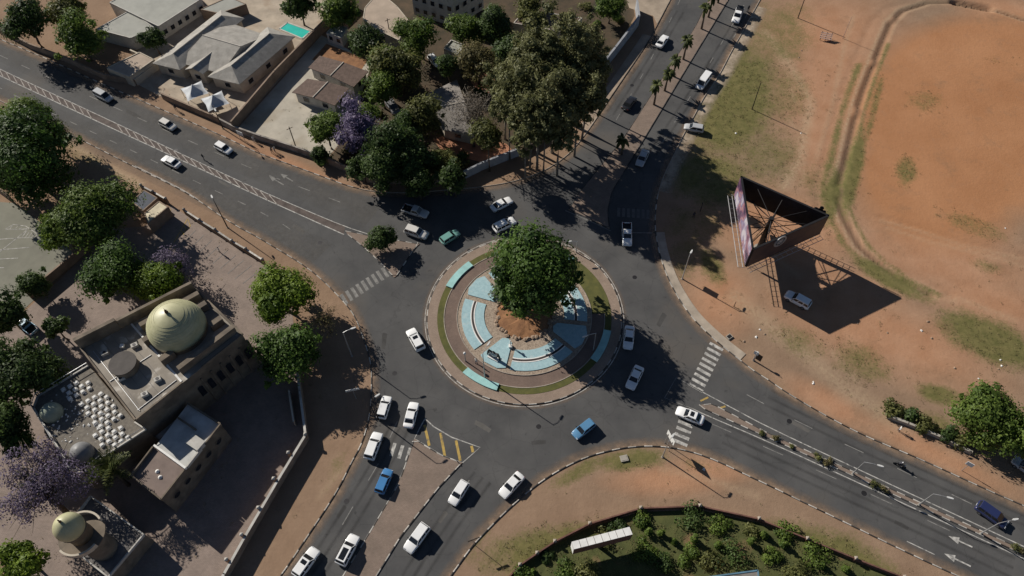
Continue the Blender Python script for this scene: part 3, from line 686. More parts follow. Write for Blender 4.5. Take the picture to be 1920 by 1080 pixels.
# ---------------------------------------------------------------- trees
LEAF = dict(
    dark=leafmat('leaf_dark', (.024, .055, .012), (0.114, 0.192, 0.036)), deep=leafmat('leaf_deep', (.022, .042, .013), (0.101, 0.155, 0.041)),
    bright=leafmat('leaf_bright', (.06, .11, .012), (0.209, 0.286, 0.033)), mid=leafmat('leaf_mid', (.048, .09, .016), (0.168, 0.230, 0.045)),
    olive=leafmat('leaf_olive', (.065, .075, .022), (0.196, 0.201, 0.067)), euca=leafmat('leaf_eucalypt', (.075, .085, .034), (0.240, 0.240, 0.106)),
    brown=leafmat('leaf_khaki', (.1, .09, .036), (.22, .19, .085)), jaca=leafmat('jacaranda_flower', (.1, .08, .14), (.24, .195, .32), (.08, .09, .045)),
    jdark=leafmat('jacaranda_sparse', (.06, .05, .075), (.2, .16, .25), (.06, .065, .035)), twig=leafmat('dry_twig', (.14, .115, .09), (.3, .26, .21)),
    palm=leafmat('palm_leaf', (.03, .045, .012), (.11, .125, .035)), aloe=leafmat('agave_leaf', (.1, .12, .09), (.24, .26, .2)))
def leaf_cloud(blobs, n, leaf, rng, fuzz=False):
    """n small leaf faces spread over the shells of overlapping clumps"""
    w = np.array([b[3] ** 2 for b in blobs]); w /= w.sum()
    k = rng.choice(len(blobs), n, p=w); B = np.array(blobs)[k]
    d = rng.normal(size=(n, 3)); d /= np.linalg.norm(d, axis=1)[:, None]
    d[:, 2] = np.where((d[:, 2] < -.3) & (rng.random(n) < .4), -d[:, 2], d[:, 2])
    rad = B[:, 3] * ((.62 + .45 * rng.random(n) ** .7) if not fuzz else (.3 + 1.05 * rng.random(n) ** .8))
    p = B[:, :3] + d * rad[:, None] * np.array([1, 1, .8])
    nr = d * 1.2 + rng.normal(size=(n, 3)) * .42 + np.array([0, 0, .25]); nr /= np.linalg.norm(nr, axis=1)[:, None]
    t = np.cross(nr, rng.normal(size=(n, 3))); t /= np.linalg.norm(t, axis=1)[:, None] + 1e-9
    b = np.cross(nr, t); s = leaf * (.55 + .8 * rng.random(n))
    l = t * s[:, None] * .62; q = b * s[:, None] * .4
    v = np.stack([p - l, p - q * .9, p + l, p + q], 1).reshape(-1, 3)
    tone = np.clip(.62 * B[:, 4] + .42 * rng.random(n), 0, 1)
    return v, np.repeat(tone, 4)
def crown_obj(name, blobs, n, leaf, rng, m, root, core=False):
    v, tone = leaf_cloud(blobs, n, leaf, rng, m.name in ('leaf_eucalypt', 'leaf_khaki', 'leaf_olive', 'jacaranda_flower'))
    if core:                                   # big inner leaves close the heart of the crown
        v2, t2 = leaf_cloud([(b[0], b[1], b[2], b[3] * .72, b[4] * .6) for b in blobs], int(n * .22), leaf * 2.6, rng); v = np.concatenate([v, v2]); tone = np.concatenate([tone, t2])
    me = np_mesh(name, v, np.arange(len(v)).reshape(-1, 4), dict(tone=tone), [m])
    return link(name, me, root)
def tree(px, py, hc, rpx, label, kind, ry=1.0, rz=.9, seed=0, leaf=.5, dens=1.0, name='tree', cat='tree', group=None, bark=None, lean=(0, 0), blobk=.42, nb=None, trunk=None, base=None, branches=6, bare=False, tall=1.15):
    rng = np.random.default_rng(seed + 11); hc = hc * tall if hc > 3.5 else hc; c = G(px, py, hc); r = rpx / ppm(c)
    bx = base or Vector((c.x + lean[0], c.y + lean[1], 0))
    root = thing(name, label, cat, (bx.x, bx.y, 0), 0, group)
    off = c - Vector((bx.x, bx.y, 0))
    nb = nb or int(16 + r * 3.2)
    blobs = []; lob = rng.uniform(0, 2 * PI, 3); la = rng.uniform(.08, .22, 3) * (.3 if name == 'island_tree' else 1)
    for i in range(nb):
        d = rng.normal(size=3); d /= np.linalg.norm(d); az_ = math.atan2(d[1], d[0]); wob = 1 + sum(la[k] * math.cos((k + 2) * az_ + lob[k]) for k in range(3))
        if d[2] < -.8: d[2] *= -1
        f = rng.random() ** .45 * (1 - blobk * .82)
        br = r * blobk * (.5 + .95 * rng.random() ** 1.5)
        f *= wob; blobs.append((off.x + d[0] * r * f, off.y + d[1] * r * ry * f, off.z + d[2] * r * rz * f, br, rng.random()))
    if not bare:                                # loose sprays break up the outline
        for i in range(int(nb * .55)):
            d = rng.normal(size=3); d /= np.linalg.norm(d); d[2] = abs(d[2]) * .9 - .25; az_ = math.atan2(d[1], d[0]); wob = 1 + sum(la[k] * math.cos((k + 2) * az_ + lob[k]) for k in range(3))
            f = min(rng.uniform(.7, .93) * wob, 1.0); blobs.append((off.x + d[0] * r * f, off.y + d[1] * r * ry * f, off.z + d[2] * r * rz * f, r * rng.uniform(.09, .17), rng.random()))
    leaf *= .8
    n = int(dens * 26 * r * r / (leaf * leaf))
    n = max(500, min(n, 42000))
    crown_obj('crown', blobs, n, leaf, rng, LEAF[kind], root, dens > .7)
    tr = trunk or max(.14, r * .045)
    mb = MB(); fork = Vector((off.x * .35, off.y * .35, max(1.0, off.z - r * rz * .75)))
    mb.tube([(0, 0, -.1), fork * .5 + Vector((rng.normal() * .1, rng.normal() * .1, 0)), fork], [tr * 1.35, tr, tr * .8], 8)
    mb.build('trunk', bark or BARK, root, True, True)
    pick = sorted(blobs, key=lambda b: -b[3])[:branches]
    if bare: pick = blobs[:branches]
    for b in pick:
        e = Vector(b[:3]); m1 = fork.lerp(e, .5) + Vector((rng.normal() * .06 * r, rng.normal() * .06 * r, .06 * r))
        mb = MB().tube([fork * .96, m1, e], [tr * .6, tr * .36, tr * .1], 6)
        if bare:
            for k in range(4):
                e2 = e + Vector((rng.normal(), rng.normal(), rng.normal() * .6)) * r * .28
                mb.tube([m1.lerp(e, rng.random()), e2], [tr * .2, .02], 4)
        mb.build('branch', bark or BARK, root, True, True)
    return root
T = tree
tree(998, 517, 7.7, 94, 'huge dense dark green tree in the middle of the roundabout island', 'dark', ry=.98, rz=1.1, seed=1, leaf=.5, dens=1.6, blobk=.34, nb=64, trunk=.5, name='island_tree', cat='tree', base=CI + Vector((.5, -.3, 0)), branches=9)
tree(714, 447, 3.0, 29, 'small round dark tree on the paved traffic island', 'deep', seed=2, leaf=.32, dens=1.2, rz=.9, base=G(733, 472))
tree(45, 300, 7.5, 98, 'massive dark tree spreading over the wall by the striped car park', 'dark', seed=3, leaf=.5, dens=1.3, blobk=.36)
tree(35, 235, 7, 62, 'mid green tree at the roadside behind the massive dark tree', 'mid', seed=4, leaf=.45, rz=.6)
tree(100, 252, 5.5, 32, 'small olive tree at the verge beside the massive dark tree', 'olive', seed=5, leaf=.4)
tree(165, 405, 6.5, 84, 'broad leafy green tree overhanging the gatehouse roof', 'mid', seed=6, leaf=.45, rz=.55, dens=1.3)
tree(110, 425, 5.0, 46, 'yellow green tree at the edge of the striped car park', 'bright', seed=7, leaf=.4, rz=.65)
tree(212, 515, 4.6, 62, 'dark glossy tree in the paved yard behind the domed hall', 'dark', seed=8, leaf=.42)
tree(325, 492, 4.2, 42, 'thinly flowering purple grey jacaranda in the paved yard', 'jdark', seed=9, leaf=.34, dens=.42, cat='tree', branches=10, bare=True)
tree(302, 528, 4.6, 55, 'bright lime green tree touching the big dome hall', 'bright', seed=10, leaf=.4, dens=1.3, rz=.7)
tree(523, 548, 5.2, 66, 'bright green tree between the parking bays and roundabout kerb', 'bright', seed=11, leaf=.42, dens=1.3, rz=.72)
tree(538, 660, 5.0, 70, 'dark green tree beside the arcaded wall of the domed hall', 'dark', seed=12, leaf=.45, dens=1.3, rz=.7)
tree(610, 598, 4.0, 36, 'thin brownish sparse tree standing in for spotted shadow near the lamp column', 'brown', seed=13, leaf=.26, dens=.13, branches=9, bare=True)  # spotted shadow of the bright green tree, modelled as a sparse tree
tree(45, 700, 6.5, 78, 'tall dark evergreen beside the vent covered terrace', 'deep', seed=14, leaf=.45, dens=1.3, rz=1.0, cat='tree')
tree(62, 530, 3.6, 34, 'small dark tree by the car park wall corner', 'deep', seed=15, leaf=.36)
tree(12, 590, 5.0, 46, 'dark tree shading the parked pickup in the yard', 'deep', seed=16, leaf=.42)
tree(75, 905, 7.0, 95, 'wide purple jacaranda in flower with bare limbs beside the minaret', 'jdark', seed=17, leaf=.32, dens=.4, rz=.4, blobk=.22, nb=70, branches=26, bare=True, bark=BARK, trunk=.34, name='jacaranda_tree', base=G(128, 965))
tree(40, 1052, 4.5, 52, 'bright green tree at the foot of the minaret platform', 'bright', seed=18, leaf=.4, rz=.65)
tree(50, 42, 6, 52, 'dark tree along the main road beyond the grey roofed hall', 'deep', seed=19, leaf=.45, cat='tree')
tree(150, 75, 5, 50, 'green tree between main road and grey sheet roofed hall', 'mid', seed=41, leaf=.45)
tree(120, 20, 5, 40, 'olive tree in the plot behind the main road trees', 'olive', seed=42, leaf=.45)
tree(286, 72, 3.8, 27, 'round dark tree against the long grey roofed hall', 'deep', seed=20, leaf=.4)
tree(636, 18, 5.5, 44, 'deep green tree standing over the swimming pool wall', 'mid', seed=21, leaf=.45)
tree(688, 76, 4.5, 40, 'greyish dark tree behind the bare orange soil', 'deep', seed=22, leaf=.42)
tree(786, 70, 5, 42, 'thin green tree beside the broad beige roof', 'mid', seed=23, leaf=.42, dens=.8)
tree(878, 56, 5, 39, 'rounded green tree in front of the tall white building', 'mid', seed=24, leaf=.42, dens=1.1)
tree(748, 128, 6, 50, 'yellowish green tree over the shaded garden drive', 'olive', seed=25, leaf=.45)
tree(715, 165, 5, 42, 'mid green tree next to the brown tiled cottage', 'mid', seed=26, leaf=.42)
tree(668, 246, 6.5, 45, 'tall lilac jacaranda in full flower by the front wall', 'jaca', seed=27, leaf=.36, dens=1.0, rz=1.3, ry=1.3, name='jacaranda_tree')
tree(612, 245, 4.5, 44, 'loose green tree left of the lilac jacaranda at the front wall', 'mid', seed=28, leaf=.42, rz=.8)
tree(600, 290, 2.2, 22, 'low grey green shrub under the front wall jacaranda', 'deep', seed=29, leaf=.36, name='shrub', cat='shrub')
tree(796, 215, 5.5, 37, 'upright weeping olive tree in front of the grey cottage', 'olive', seed=30, leaf=.4, rz=1.35, dens=1.2)
tree(735, 275, 7, 60, 'dark spreading tree in the corner garden by the roundabout', 'deep', seed=31, leaf=.45)
tree(718, 316, 5.5, 48, 'low dark tree overhanging the corner kerb', 'deep', seed=32, leaf=.42)
tree(828, 310, 3.2, 40, 'low khaki bush tree just inside the blue grey corner wall', 'olive', seed=33, leaf=.38, dens=.8)
tree(896, 118, 5, 46, 'khaki feathery tree beside the white garage', 'brown', seed=34, leaf=.4, rz=.75)
tree(884, 208, 8.5, 58, 'bare grey branched tree over the grey cottage roof', 'twig', seed=35, leaf=.26, dens=.13, branches=22, bare=True, bark=BARKG)
for i, (x, y, h, r, lab) in enumerate([(1062, 95, 11, 76, 'tallest grey green eucalyptus along the side road wall'), (985, 160, 10, 62, 'grey green eucalyptus next to the red garden soil'), (1040, 178, 9.5, 60, 'leaning eucalyptus above the shaded dirt footpath'),
                                       (955, 205, 8.5, 38, 'slender eucalyptus at the garden corner'), (1022, 235, 8, 38, 'short eucalyptus at the end of the long boundary wall'), (1105, 110, 8, 40, 'small eucalyptus against the blue grey boundary wall'), (1005, 112, 10, 62, 'broad eucalyptus between the outbuilding and the red soil'), (1080, 152, 9, 50, 'eucalyptus overhanging the boundary wall shade'), (995, 215, 9, 48, 'eucalyptus in front of the blue grey corner wall'), (945, 165, 8.5, 44, 'eucalyptus beside the bare branched tree'), (1050, 235, 8.5, 46, 'low hanging eucalyptus over the dirt footpath'), (1085, 198, 8.5, 42, 'eucalyptus at the lower end of the high blue grey wall'), (985, 258, 7.5, 32, 'thin eucalyptus behind the corner wall end'), (1100, 165, 8.5, 48, 'wide eucalyptus reaching over the footpath slab'), (1010, 205, 10, 52, 'dark cored eucalyptus in the middle of the clump')]):
    tree(x, y, h, r, lab, 'euca', seed=50 + i, leaf=.4, dens=.95, rz=1.3, name='eucalyptus_tree', group='eucalyptus trees at the corner garden', bark=BARKG, blobk=.21, nb=80, tall=1.62, ry=.9 + .25 * (i % 3))
for i, (x, y, h, r, k, lab) in enumerate([(925, 45, 6, 40, 'deep', 'dark tree filling the gap behind the khaki feathery tree'), (955, 95, 6, 36, 'deep', 'dark tree between the khaki tree and the tallest eucalyptus'), (775, 308, 5.5, 46, 'deep', 'dark low tree beside the khaki bush at the corner wall'),
        (690, 215, 4.5, 28, 'mid', 'small green tree tucked behind the lilac jacaranda'), (760, 240, 5, 36, 'deep', 'dark tree next to the upright weeping olive tree'), (680, 315, 3.6, 34, 'deep', 'dark bushy tree at the bend of the corner garden wall'), (915, 255, 8.5, 36, 'olive', 'thin olive tree at the red garden soil'),
        (720, 110, 5, 34, 'mid', 'green tree behind the cottage next to bare orange soil'), (840, 120, 4.5, 26, 'deep', 'small dark tree beside the white garage'), (560, 8, 5, 34, 'deep', 'dark tree behind the swimming pool'), (1000, 40, 5, 30, 'olive', 'olive tree over the brown roofed outbuilding'), (10, 790, 6, 52, 'deep', 'dark tree at the corner of the vent covered terrace'), (105, 615, 3.6, 24, 'deep', 'small dark tree by the side of the mosque roof'), (30, 830, 4.5, 34, 'dark', 'low dark tree behind the purple jacaranda'), (850, 332, 5, 34, 'deep', 'dark tree leaning out over the blue grey corner wall'), (785, 342, 4.5, 36, 'deep', 'dark bushy tree hanging over the corner kerb shade')]):
    tree(x, y, h, r, lab, k, seed=150 + i, leaf=.42, dens=1.1)
tree(1145, 12, 4, 34, 'green tree in the lawn beyond the boundary wall', 'mid', seed=60, leaf=.42)
tree(990, 8, 4, 30, 'small tree behind the brown roofed outbuilding', 'olive', seed=61, leaf=.42)
tree(1850, 775, 4.6, 66, 'leafy green tree behind the low walled hedge', 'mid', seed=62, leaf=.42, dens=1.2)
tree(1905, 815, 5, 54, 'green tree shading the parked car beyond the hedge', 'mid', seed=63, leaf=.42)
tree(935, 548, 1.6, 22, 'spiky grey agave clump under the island tree', 'aloe', seed=64, leaf=.6, dens=.5, rz=.8, name='agave_clump', cat='plant', base=G(940, 566))

def palm(px, py, h, label, seed, group, rad=1.5, nf=26):
    rng = random.Random(seed); b = G(px, py); root = thing('palm_tree', label, 'palm', (b.x, b.y, .1), rng.uniform(0, 6), group)
    lx, ly = rng.uniform(-.3, .3), rng.uniform(-.3, .3)
    MB().tube([(0, 0, -.1), (lx * .3, ly * .3, h * .5), (lx, ly, h)], [.26, .19, .2], 8).build('trunk', BARK, root, True, True)
    v = []; q = []; tone = []
    for i in range(nf):
        a = rng.uniform(0, 2 * PI); el = rng.uniform(-.7, 1.25); L = rad * rng.uniform(.8, 1.1)
        ca, sa = math.cos(a), math.sin(a); pts = []
        for k in range(5):
            t = k / 4; rr_ = L * t * math.cos(el * .7); z = L * t * math.sin(el) - .55 * L * t * t
            pts.append(Vector((lx + ca * rr_, ly + sa * rr_, h + z)))
        n = Vector((-sa, ca, 0)); tn = rng.random()
        for k in range(4):
            w0 = rad * .16 * (.35 + math.sin(PI * (k / 4)) ) ; w1 = rad * .16 * (.25 + math.sin(PI * ((k + 1) / 4)))
            for s_ in (-1, 1):
                bb = len(v); d = Vector((0, 0, -.35))
                v += [pts[k], pts[k + 1], pts[k + 1] + (n * s_ + d) * w1, pts[k] + (n * s_ + d) * w0]; q.append([bb, bb + 1, bb + 2, bb + 3]); tone += [tn] * 4
    me = np_mesh('crown', np.array([tuple(p) for p in v]), np.array(q), dict(tone=np.array(tone)), [LEAF['palm']])
    link('crown', me, root)
    return root
for i, (x, y, h, where) in enumerate([(1226, 197, 5.6, 'first palm from the roundabout in full sun'), (1246, 171, 5.0, 'second sunlit palm of the median'), (1262, 144, 4.6, 'shortest palm of the median row'),
                                      (1281, 112, 5.6, 'palm opposite the long boundary wall end'), (1315, 55, 6.2, 'tall palm beside the pickup with the dark load'), (1328, 33, 5.8, 'palm behind the tall one'), (1346, 6, 6.0, 'last palm of the row'), (1165, 290, 4.5, 'palm standing in the tree shade')]):
    palm(x, y, h, 'fan palm on the paved median, ' + where, 70 + i, 'palms along the median', 1.6, 34)
def date_palm(px, py, h, label, seed, L=3.6, nf=34):
    rng = random.Random(seed); b = G(px, py, h); root = thing('date_palm', label, 'palm', (b.x, b.y, 0))
    MB().tube([(0, 0, -.1), (0.05, 0, h * .5), (0, 0, h)], [.34, .28, .3], 9).build('trunk', BARK, root, True, True)
    n = 9; v = []; q = []; tone = []
    for k in range(n):
        t = k / n; c = Vector((L * t, 0, .9 * L * t * (1 - t * 1.05)))
        ll = .75 * math.sin(PI * min(1, t * .9 + .12)) + .08
        for s_ in (-1, 1):
            for u in (0, .5):
                x0 = L * u / n; bb = len(v); e = c + Vector((x0 + .35 * ll, s_ * ll, -.22 * ll)); p0 = c + Vector((x0, 0, 0)); p1 = c + Vector((x0 + L / n * .45, 0, 0))
                v += [p0, p1, e]; q.append([bb, bb + 1, bb + 2]); tone += [rng.random()] * 3
    me = np_mesh('frond', np.array([tuple(p) for p in v]), np.array(q), dict(tone=np.array(tone)), [LEAF['palm']])
    for i in range(nf):
        o = link('frond', me, root, (0, 0, h - .05)); o.rotation_euler = (rng.uniform(-.2, .2), -rng.uniform(-.35, .9), i * 2.4 + rng.uniform(-.2, .2))
        s_ = rng.uniform(.85, 1.1); o.scale = (s_, s_, s_)
    return root
date_palm(207, 882, 6.4, 'feathery date palm growing between the terrace and the annex', 5)
# hedge behind the low wall, bushes on the median, conifers in the lower plot
rng = np.random.default_rng(8)
def bush(p, r, label, kind, seed, name='bush', leaf=.26, n=500, group=None, rz=.8, cat='bush'):
    rng = np.random.default_rng(seed); root = thing(name, label, cat, (p.x, p.y, p.z), 0, group)
    bl = [(rng.normal() * r * .35, rng.normal() * r * .35, r * rz * (.4 + .35 * rng.random()), r * (.4 + .25 * rng.random()), rng.random()) for _ in range(7)]
    crown_obj('foliage', bl, n, leaf, rng, LEAF[kind], root)
    MB().tube([(0, 0, -.05), (0, 0, r * .6)], [.06, .03], 5).build('stem', BARK, root, True, True)
    return root
GARD = [(618, 300), (700, 338), (830, 332), (960, 288), (1080, 185), (1150, 95), (1185, 30), (1120, -10), (960, 70), (900, 70), (720, 90), (700, 130), (660, 245)]
gpoly = [(q.x, q.y) for q in GP(GARD)]; AVOID = [(735, 200, 26), (815, 115, 22), (845, 205, 50), (852, 90, 30), (1030, 40, 60), (880, 240, 25)]
qr = random.Random(77); cnt = 0
while cnt < 60:
    x, y = qr.uniform(615, 1185), qr.uniform(0, 338); p = G(x, y)
    if not inside(np.array([[p.x, p.y]]), gpoly)[0] or any((x - a) ** 2 + (y - b) ** 2 < c * c for a, b, c in AVOID): continue
    k = qr.choice(['deep', 'olive', 'mid', 'brown']); p.z = 0
    bush(p, qr.uniform(.9, 2.3), {'deep': 'dark', 'olive': 'olive', 'mid': 'green', 'brown': 'khaki'}[k] + ' undergrowth shrub beneath the corner garden trees', k, 300 + cnt, 'garden_shrub', .32, 520, 'undergrowth in the corner garden', .7, 'shrub'); cnt += 1
hd = GP([(1668, 778), (1700, 790), (1735, 806), (1770, 822), (1805, 838)])
for i, p in enumerate(hd):
    bush(p + Vector((.3, .5, 0)), 1.7, ('dark' if i % 2 else 'olive') + ' hedge bush grown along the low concrete wall', 'deep' if i % 2 else 'olive', 90 + i, 'hedge_bush', .34, 900, 'hedge bushes behind the low wall')
for i, (x, y, r) in enumerate([(1428, 812, .5), (1452, 822, .6), (1531, 858, .7), (1550, 868, .7), (1640, 908, .8), (1655, 917, .7), (1900, 1028, .8), (1915, 1035, .6), (1485, 838, .4)]):
    p = G(x, y); p.z = .12; bush(p, r, ('low dry khaki' if i % 2 else 'low olive green') + ' bush planted on the long median', 'brown' if i % 2 else 'olive', 110 + i, 'median_bush', .2, 260, 'low bushes on the median')
for i, (x, y, h) in enumerate([(1262, 1018, 2.2), (1300, 1014, 2.6), (1345, 1024, 2.4), (1404, 1018, 2.4), (1465, 1022, 2.8), (1585, 1068, 2.4), (1240, 1002, 1.8), (1000, 1074, 1.8), (1215, 1000, 2.2), (1430, 1005, 2.4), (1540, 1062, 2.0)]):
    h *= (.7, 1.25, 1.0, 1.35, .85)[i % 5]; p = G(x, y); root = thing('young_conifer', 'slim young conifer planted on the rough grass inside the red wall', 'conifer', (p.x, p.y, 0), 0, 'young conifers in the walled plot')
    bl = [(0, 0, h * (.15 + .12 * k), .5 * (1 - k * .13), rng.random()) for k in range(7)]
    bl = [(b_[0] + rng.normal() * .12, b_[1] + rng.normal() * .12, b_[2], b_[3] * (.8 + .5 * rng.random()), b_[4]) for b_ in bl]
    crown_obj('foliage', bl, 520, .24, rng, LEAF['mid'], root); MB().tube([(0, 0, -.05), (0, 0, h * .7)], [.06, .02], 5).build('trunk', BARK, root, True, True)
for i, (x, y, r, k) in enumerate([(1130, 1012, 1.2, 'olive'), (1205, 1035, 1.5, 'mid'), (1232, 1055, 1.1, 'deep'), (1285, 1045, 1.6, 'mid'), (1325, 1050, 1.1, 'olive'), (1375, 1045, 1.5, 'deep'), (1440, 1040, 1.7, 'mid'), (1490, 1075, 1.4, 'olive'), (1530, 1040, 1.2, 'mid'), (1570, 1095, 1.3, 'deep'), (1060, 1070, 1.3, 'mid'), (1100, 1075, 1.1, 'olive'),
                                    (1025, 1045, 1.0, 'deep'), (1350, 985, 1.2, 'mid'), (1290, 978, 1.3, 'deep'), (1410, 998, 1.2, 'olive'), (1470, 1003, 1.3, 'mid'), (985, 1090, 1.2, 'mid'), (1160, 985, 1.3, 'deep'), (1210, 975, 1.2, 'mid')]):
    bush(G(x, y), r * (1.0 + .4 * (i % 3)), {'olive': 'olive brown', 'mid': 'fresh green', 'deep': 'dark blackish green'}[k] + ' wild shrub among the rough grass inside the red wall', k, 200 + i, 'wild_shrub', .28, 800, 'wild shrubs in the walled plot', .3, 'shrub')
# grass tufts on the open ground: uncountable
rng = np.random.default_rng(21)
cand = rng.random((60000, 2)) * np.array([205, 110]) + np.array([-75, 26])
gw = np.zeros(len(cand))
for cx, cy, rx, ry, ro, st in GRASS:
    if cx > 900 or cy > 900: gw = np.maximum(gw, st * ellm(cand, cx, cy, rx, ry, ro))
roadbad = np.zeros(len(cand), bool)
ol = np.array([(p.x, p.y) for p in outline])
keep = (rng.random(len(cand)) < np.maximum(gw * .7, .035 * (1 - ellm(cand, 1800, 260, 240, 250, .1, .2)))) & ~inside(cand, ol) & (linem(cand, outline, 2.4, .01) < .5) & (linem(cand, dpts, 2, .01) < .5)
gp = cand[keep]
sheds = []
for quad_ in ([(860, 335), (1190, 30), (1190, -40), (600, -40)],):
    gp = gp[~inside(gp, [(q.x, q.y) for q in GP(quad_)])]
bl = [(x, y, .04, .28 + .2 * rng.random(), rng.random()) for x, y in gp]
v, tone = leaf_cloud(bl, len(bl) * 9, .13, rng)
v[:, 2] = np.maximum(v[:, 2], 0.0) * .6 + .01
gr = link('grass_tufts', np_mesh('grass_tufts', v, np.arange(len(v)).reshape(-1, 4), dict(tone=tone), [leafmat('grass_blade', (.12, .11, .045), (.25, .205, .1))]))
gr['kind'] = 'stuff'; gr['label'] = 'dry olive grass tufts scattered over the red dirt'; gr['category'] = 'grass'

# ---------------------------------------------------------------- cars
CARM = {}
def car_meshes(kind, col):
    key = (kind, col)
    if key in CARM: return CARM[key]
    P = PC[col]
    dims = dict(sedan=(4.6, 1.78, 1.46), hatch=(4.05, 1.72, 1.5), suv=(4.65, 1.87, 1.7), pickup=(5.25, 1.84, 1.78), van=(4.9, 1.8, 2.0), mpv=(4.7, 1.8, 1.75))
    L, Wd, H = dims[kind]; hw = Wd / 2; belt = {'sedan': .93, 'hatch': .95, 'suv': 1.06, 'pickup': 1.08, 'van': 1.1, 'mpv': 1.02}[kind]
    hood = {'sedan': .86, 'hatch': .88, 'suv': 1.0, 'pickup': 1.02, 'van': .98, 'mpv': .95}[kind]
    out = []
    def sec(x, k, zt, zb=.3):
        w = hw * k; return [(x, -w * .9, zb), (x, -w, zb + .16), (x, -w, zt - .2), (x, -w * .93, zt - .04), (x, -w * .8, zt), (x, w * .8, zt), (x, w * .93, zt - .04), (x, w, zt - .2), (x, w, zb + .16), (x, w * .9, zb)]
    if kind == 'sedan': prof = [(-.5, .78, .72, .42), (-.485, .9, .9, .36), (-.43, .96, .96, .3), (-.3, 1, belt + .02, .28), (0, 1, belt, .26), (.2, 1, belt, .28), (.26, .99, belt - .01, .28), (.4, .96, hood, .3), (.465, .9, .72, .33), (.5, .72, .58, .4)]
    elif kind == 'pickup': prof = [(-.5, .92, .66, .5), (-.48, .98, .7, .42), (-.12, 1, .7, .34), (-.115, 1, belt, .34), (.12, 1, belt, .32), (.22, 1, belt, .32), (.3, .99, hood, .34), (.42, .97, hood - .04, .36), (.475, .92, .84, .38), (.5, .8, .66, .44)]
    elif kind == 'van': prof = [(-.5, .92, .95, .4), (-.485, .98, belt, .34), (-.2, 1, belt, .3), (.2, 1, belt, .3), (.36, .99, belt, .3), (.42, .96, hood - .06, .32), (.48, .9, .78, .36), (.5, .78, .62, .4)]
    else: prof = [(-.5, .84, .84, .42), (-.485, .94, belt, .36), (-.4, .98, belt, .32), (0, 1, belt, .28), (.2, 1, belt, .28), (.25, .99, belt - .01, .3), (.39, .97, hood, .32), (.465, .9, hood - .16, .36), (.5, .74, .62, .42)]
    body = MB().loft([sec(x * L, k, zt, zb) for x, k, zt, zb in prof])
    if kind == 'pickup':
        for s_ in (-1, 1): body.box((-.308 * L, s_ * hw * .94, .62), (.375 * L, .09, .46))
        body.box((-.487 * L, 0, .62), (.05, Wd * .9, .44))
        bedm = MB().box((-.305 * L, 0, .66), (.355 * L, Wd * .84, .05)); out.append(('cargo_bed', bedm.mesh('cargo_bed', BLACK), (0, 0, 0)))
    # greenhouse: base / roof outline
    gh = dict(sedan=(-.36, .215, -.215, .065), hatch=(-.475, .235, -.42, .075), suv=(-.475, .215, -.425, .075), pickup=(-.11, .225, -.085, .11), van=(-.485, .365, -.465, .24), mpv=(-.475, .3, -.435, .12))[kind]
    xb0, xb1, xt0, xt1 = [g * L for g in gh]; zb = belt - .04; zt = H - .05; wb = hw * .93; wt = hw * .76 if kind != 'van' else hw * .84
    base = [(xb0, -wb, zb), (xb1, -wb * .96, zb), (xb1, wb * .96, zb), (xb0, wb, zb)]
    top = [(xt0, -wt, zt), (xt1, -wt, zt), (xt1, wt, zt), (xt0, wt, zt)]
    roof = [(x * .985 if abs(x) > .1 else x, y * .93, H) for x, y, _ in top]
    cabm = MB().loft([base, top, roof]); cabm.v = cabm.v
    out.insert(0, ('body', body.mesh('body', P, True), (0, 0, 0)))
    out.append(('cabin', cabm.mesh('cabin', P), (0, 0, 0)))
    bv = [Vector(p) for p in base]; tv = [Vector(p) for p in top]
    def pane(a, b, c, d, i=.08, j=.1, lift=.012):
        a, b, c, d = (Vector(p) for p in (a, b, c, d)); n = (b - a).cross(d - a).normalized() * lift
        def bl(u, w): return a.lerp(b, u).lerp(d.lerp(c, u), w) + n
        return [bl(i, j), bl(1 - i, j), bl(1 - i, 1 - j), bl(i, 1 - j)]
    gl = lambda nm, q: out.append((nm, MB().quad(*q).mesh(nm, GLASS), (0, 0, 0)))
    gl('windscreen', pane(bv[1], bv[2], tv[2], tv[1], .05, .06)); gl('rear_window', pane(bv[3], bv[0], tv[0], tv[3], .08, .12))
    nwin = 1 if kind == 'pickup' else 2
    if kind in ('van', 'mpv', 'suv'): nwin = 3
    for s_ in (0, 1):
        a, b, c, d = (bv[0], bv[1], tv[1], tv[0]) if s_ == 0 else (bv[2], bv[3], tv[3], tv[2])
        for k in range(nwin):
            u0, u1 = k / nwin, (k + 1) / nwin
            gl('side_window', pane(a.lerp(b, u0), a.lerp(b, u1), d.lerp(c, u1), d.lerp(c, u0), .07, .14))
    whx = .30 * L if kind != 'van' else .31 * L; wr = .33 if kind not in ('suv', 'pickup') else .37
    if ('wheel', wr) not in CARM:
        def disc(r, w, prof): return MB().loft([[(rr_ * math.cos(t), y, rr_ * math.sin(t)) for t in np.linspace(0, 2 * PI, 16, endpoint=False)] for rr_, y in prof])
        CARM[('wheel', wr)] = (disc(wr, .2, [(wr * .6, -.1), (wr, -.085), (wr, .085), (wr * .6, .1)]).mesh('wheel', RUBBER), disc(wr, .2, [(wr * .62, -.105), (wr * .3, -.115), (.03, -.11)]).mesh('rim', RIM))
    meta = dict(parts=out, L=L, hw=hw, wheel=CARM[('wheel', wr)], wx=whx, wr=wr, hood=hood, belt=belt, H=H, xt=(xt0, xt1), wt=wt)
    lamp = MB().add([(0, -.17, -.07), (0, .17, -.07), (-.12, .2, .08), (-.12, -.17, .08), (-.2, -.17, -.07), (-.2, .17, -.07)], [[0, 1, 2, 3], [0, 3, 4], [1, 5, 2], [3, 2, 5, 4]])
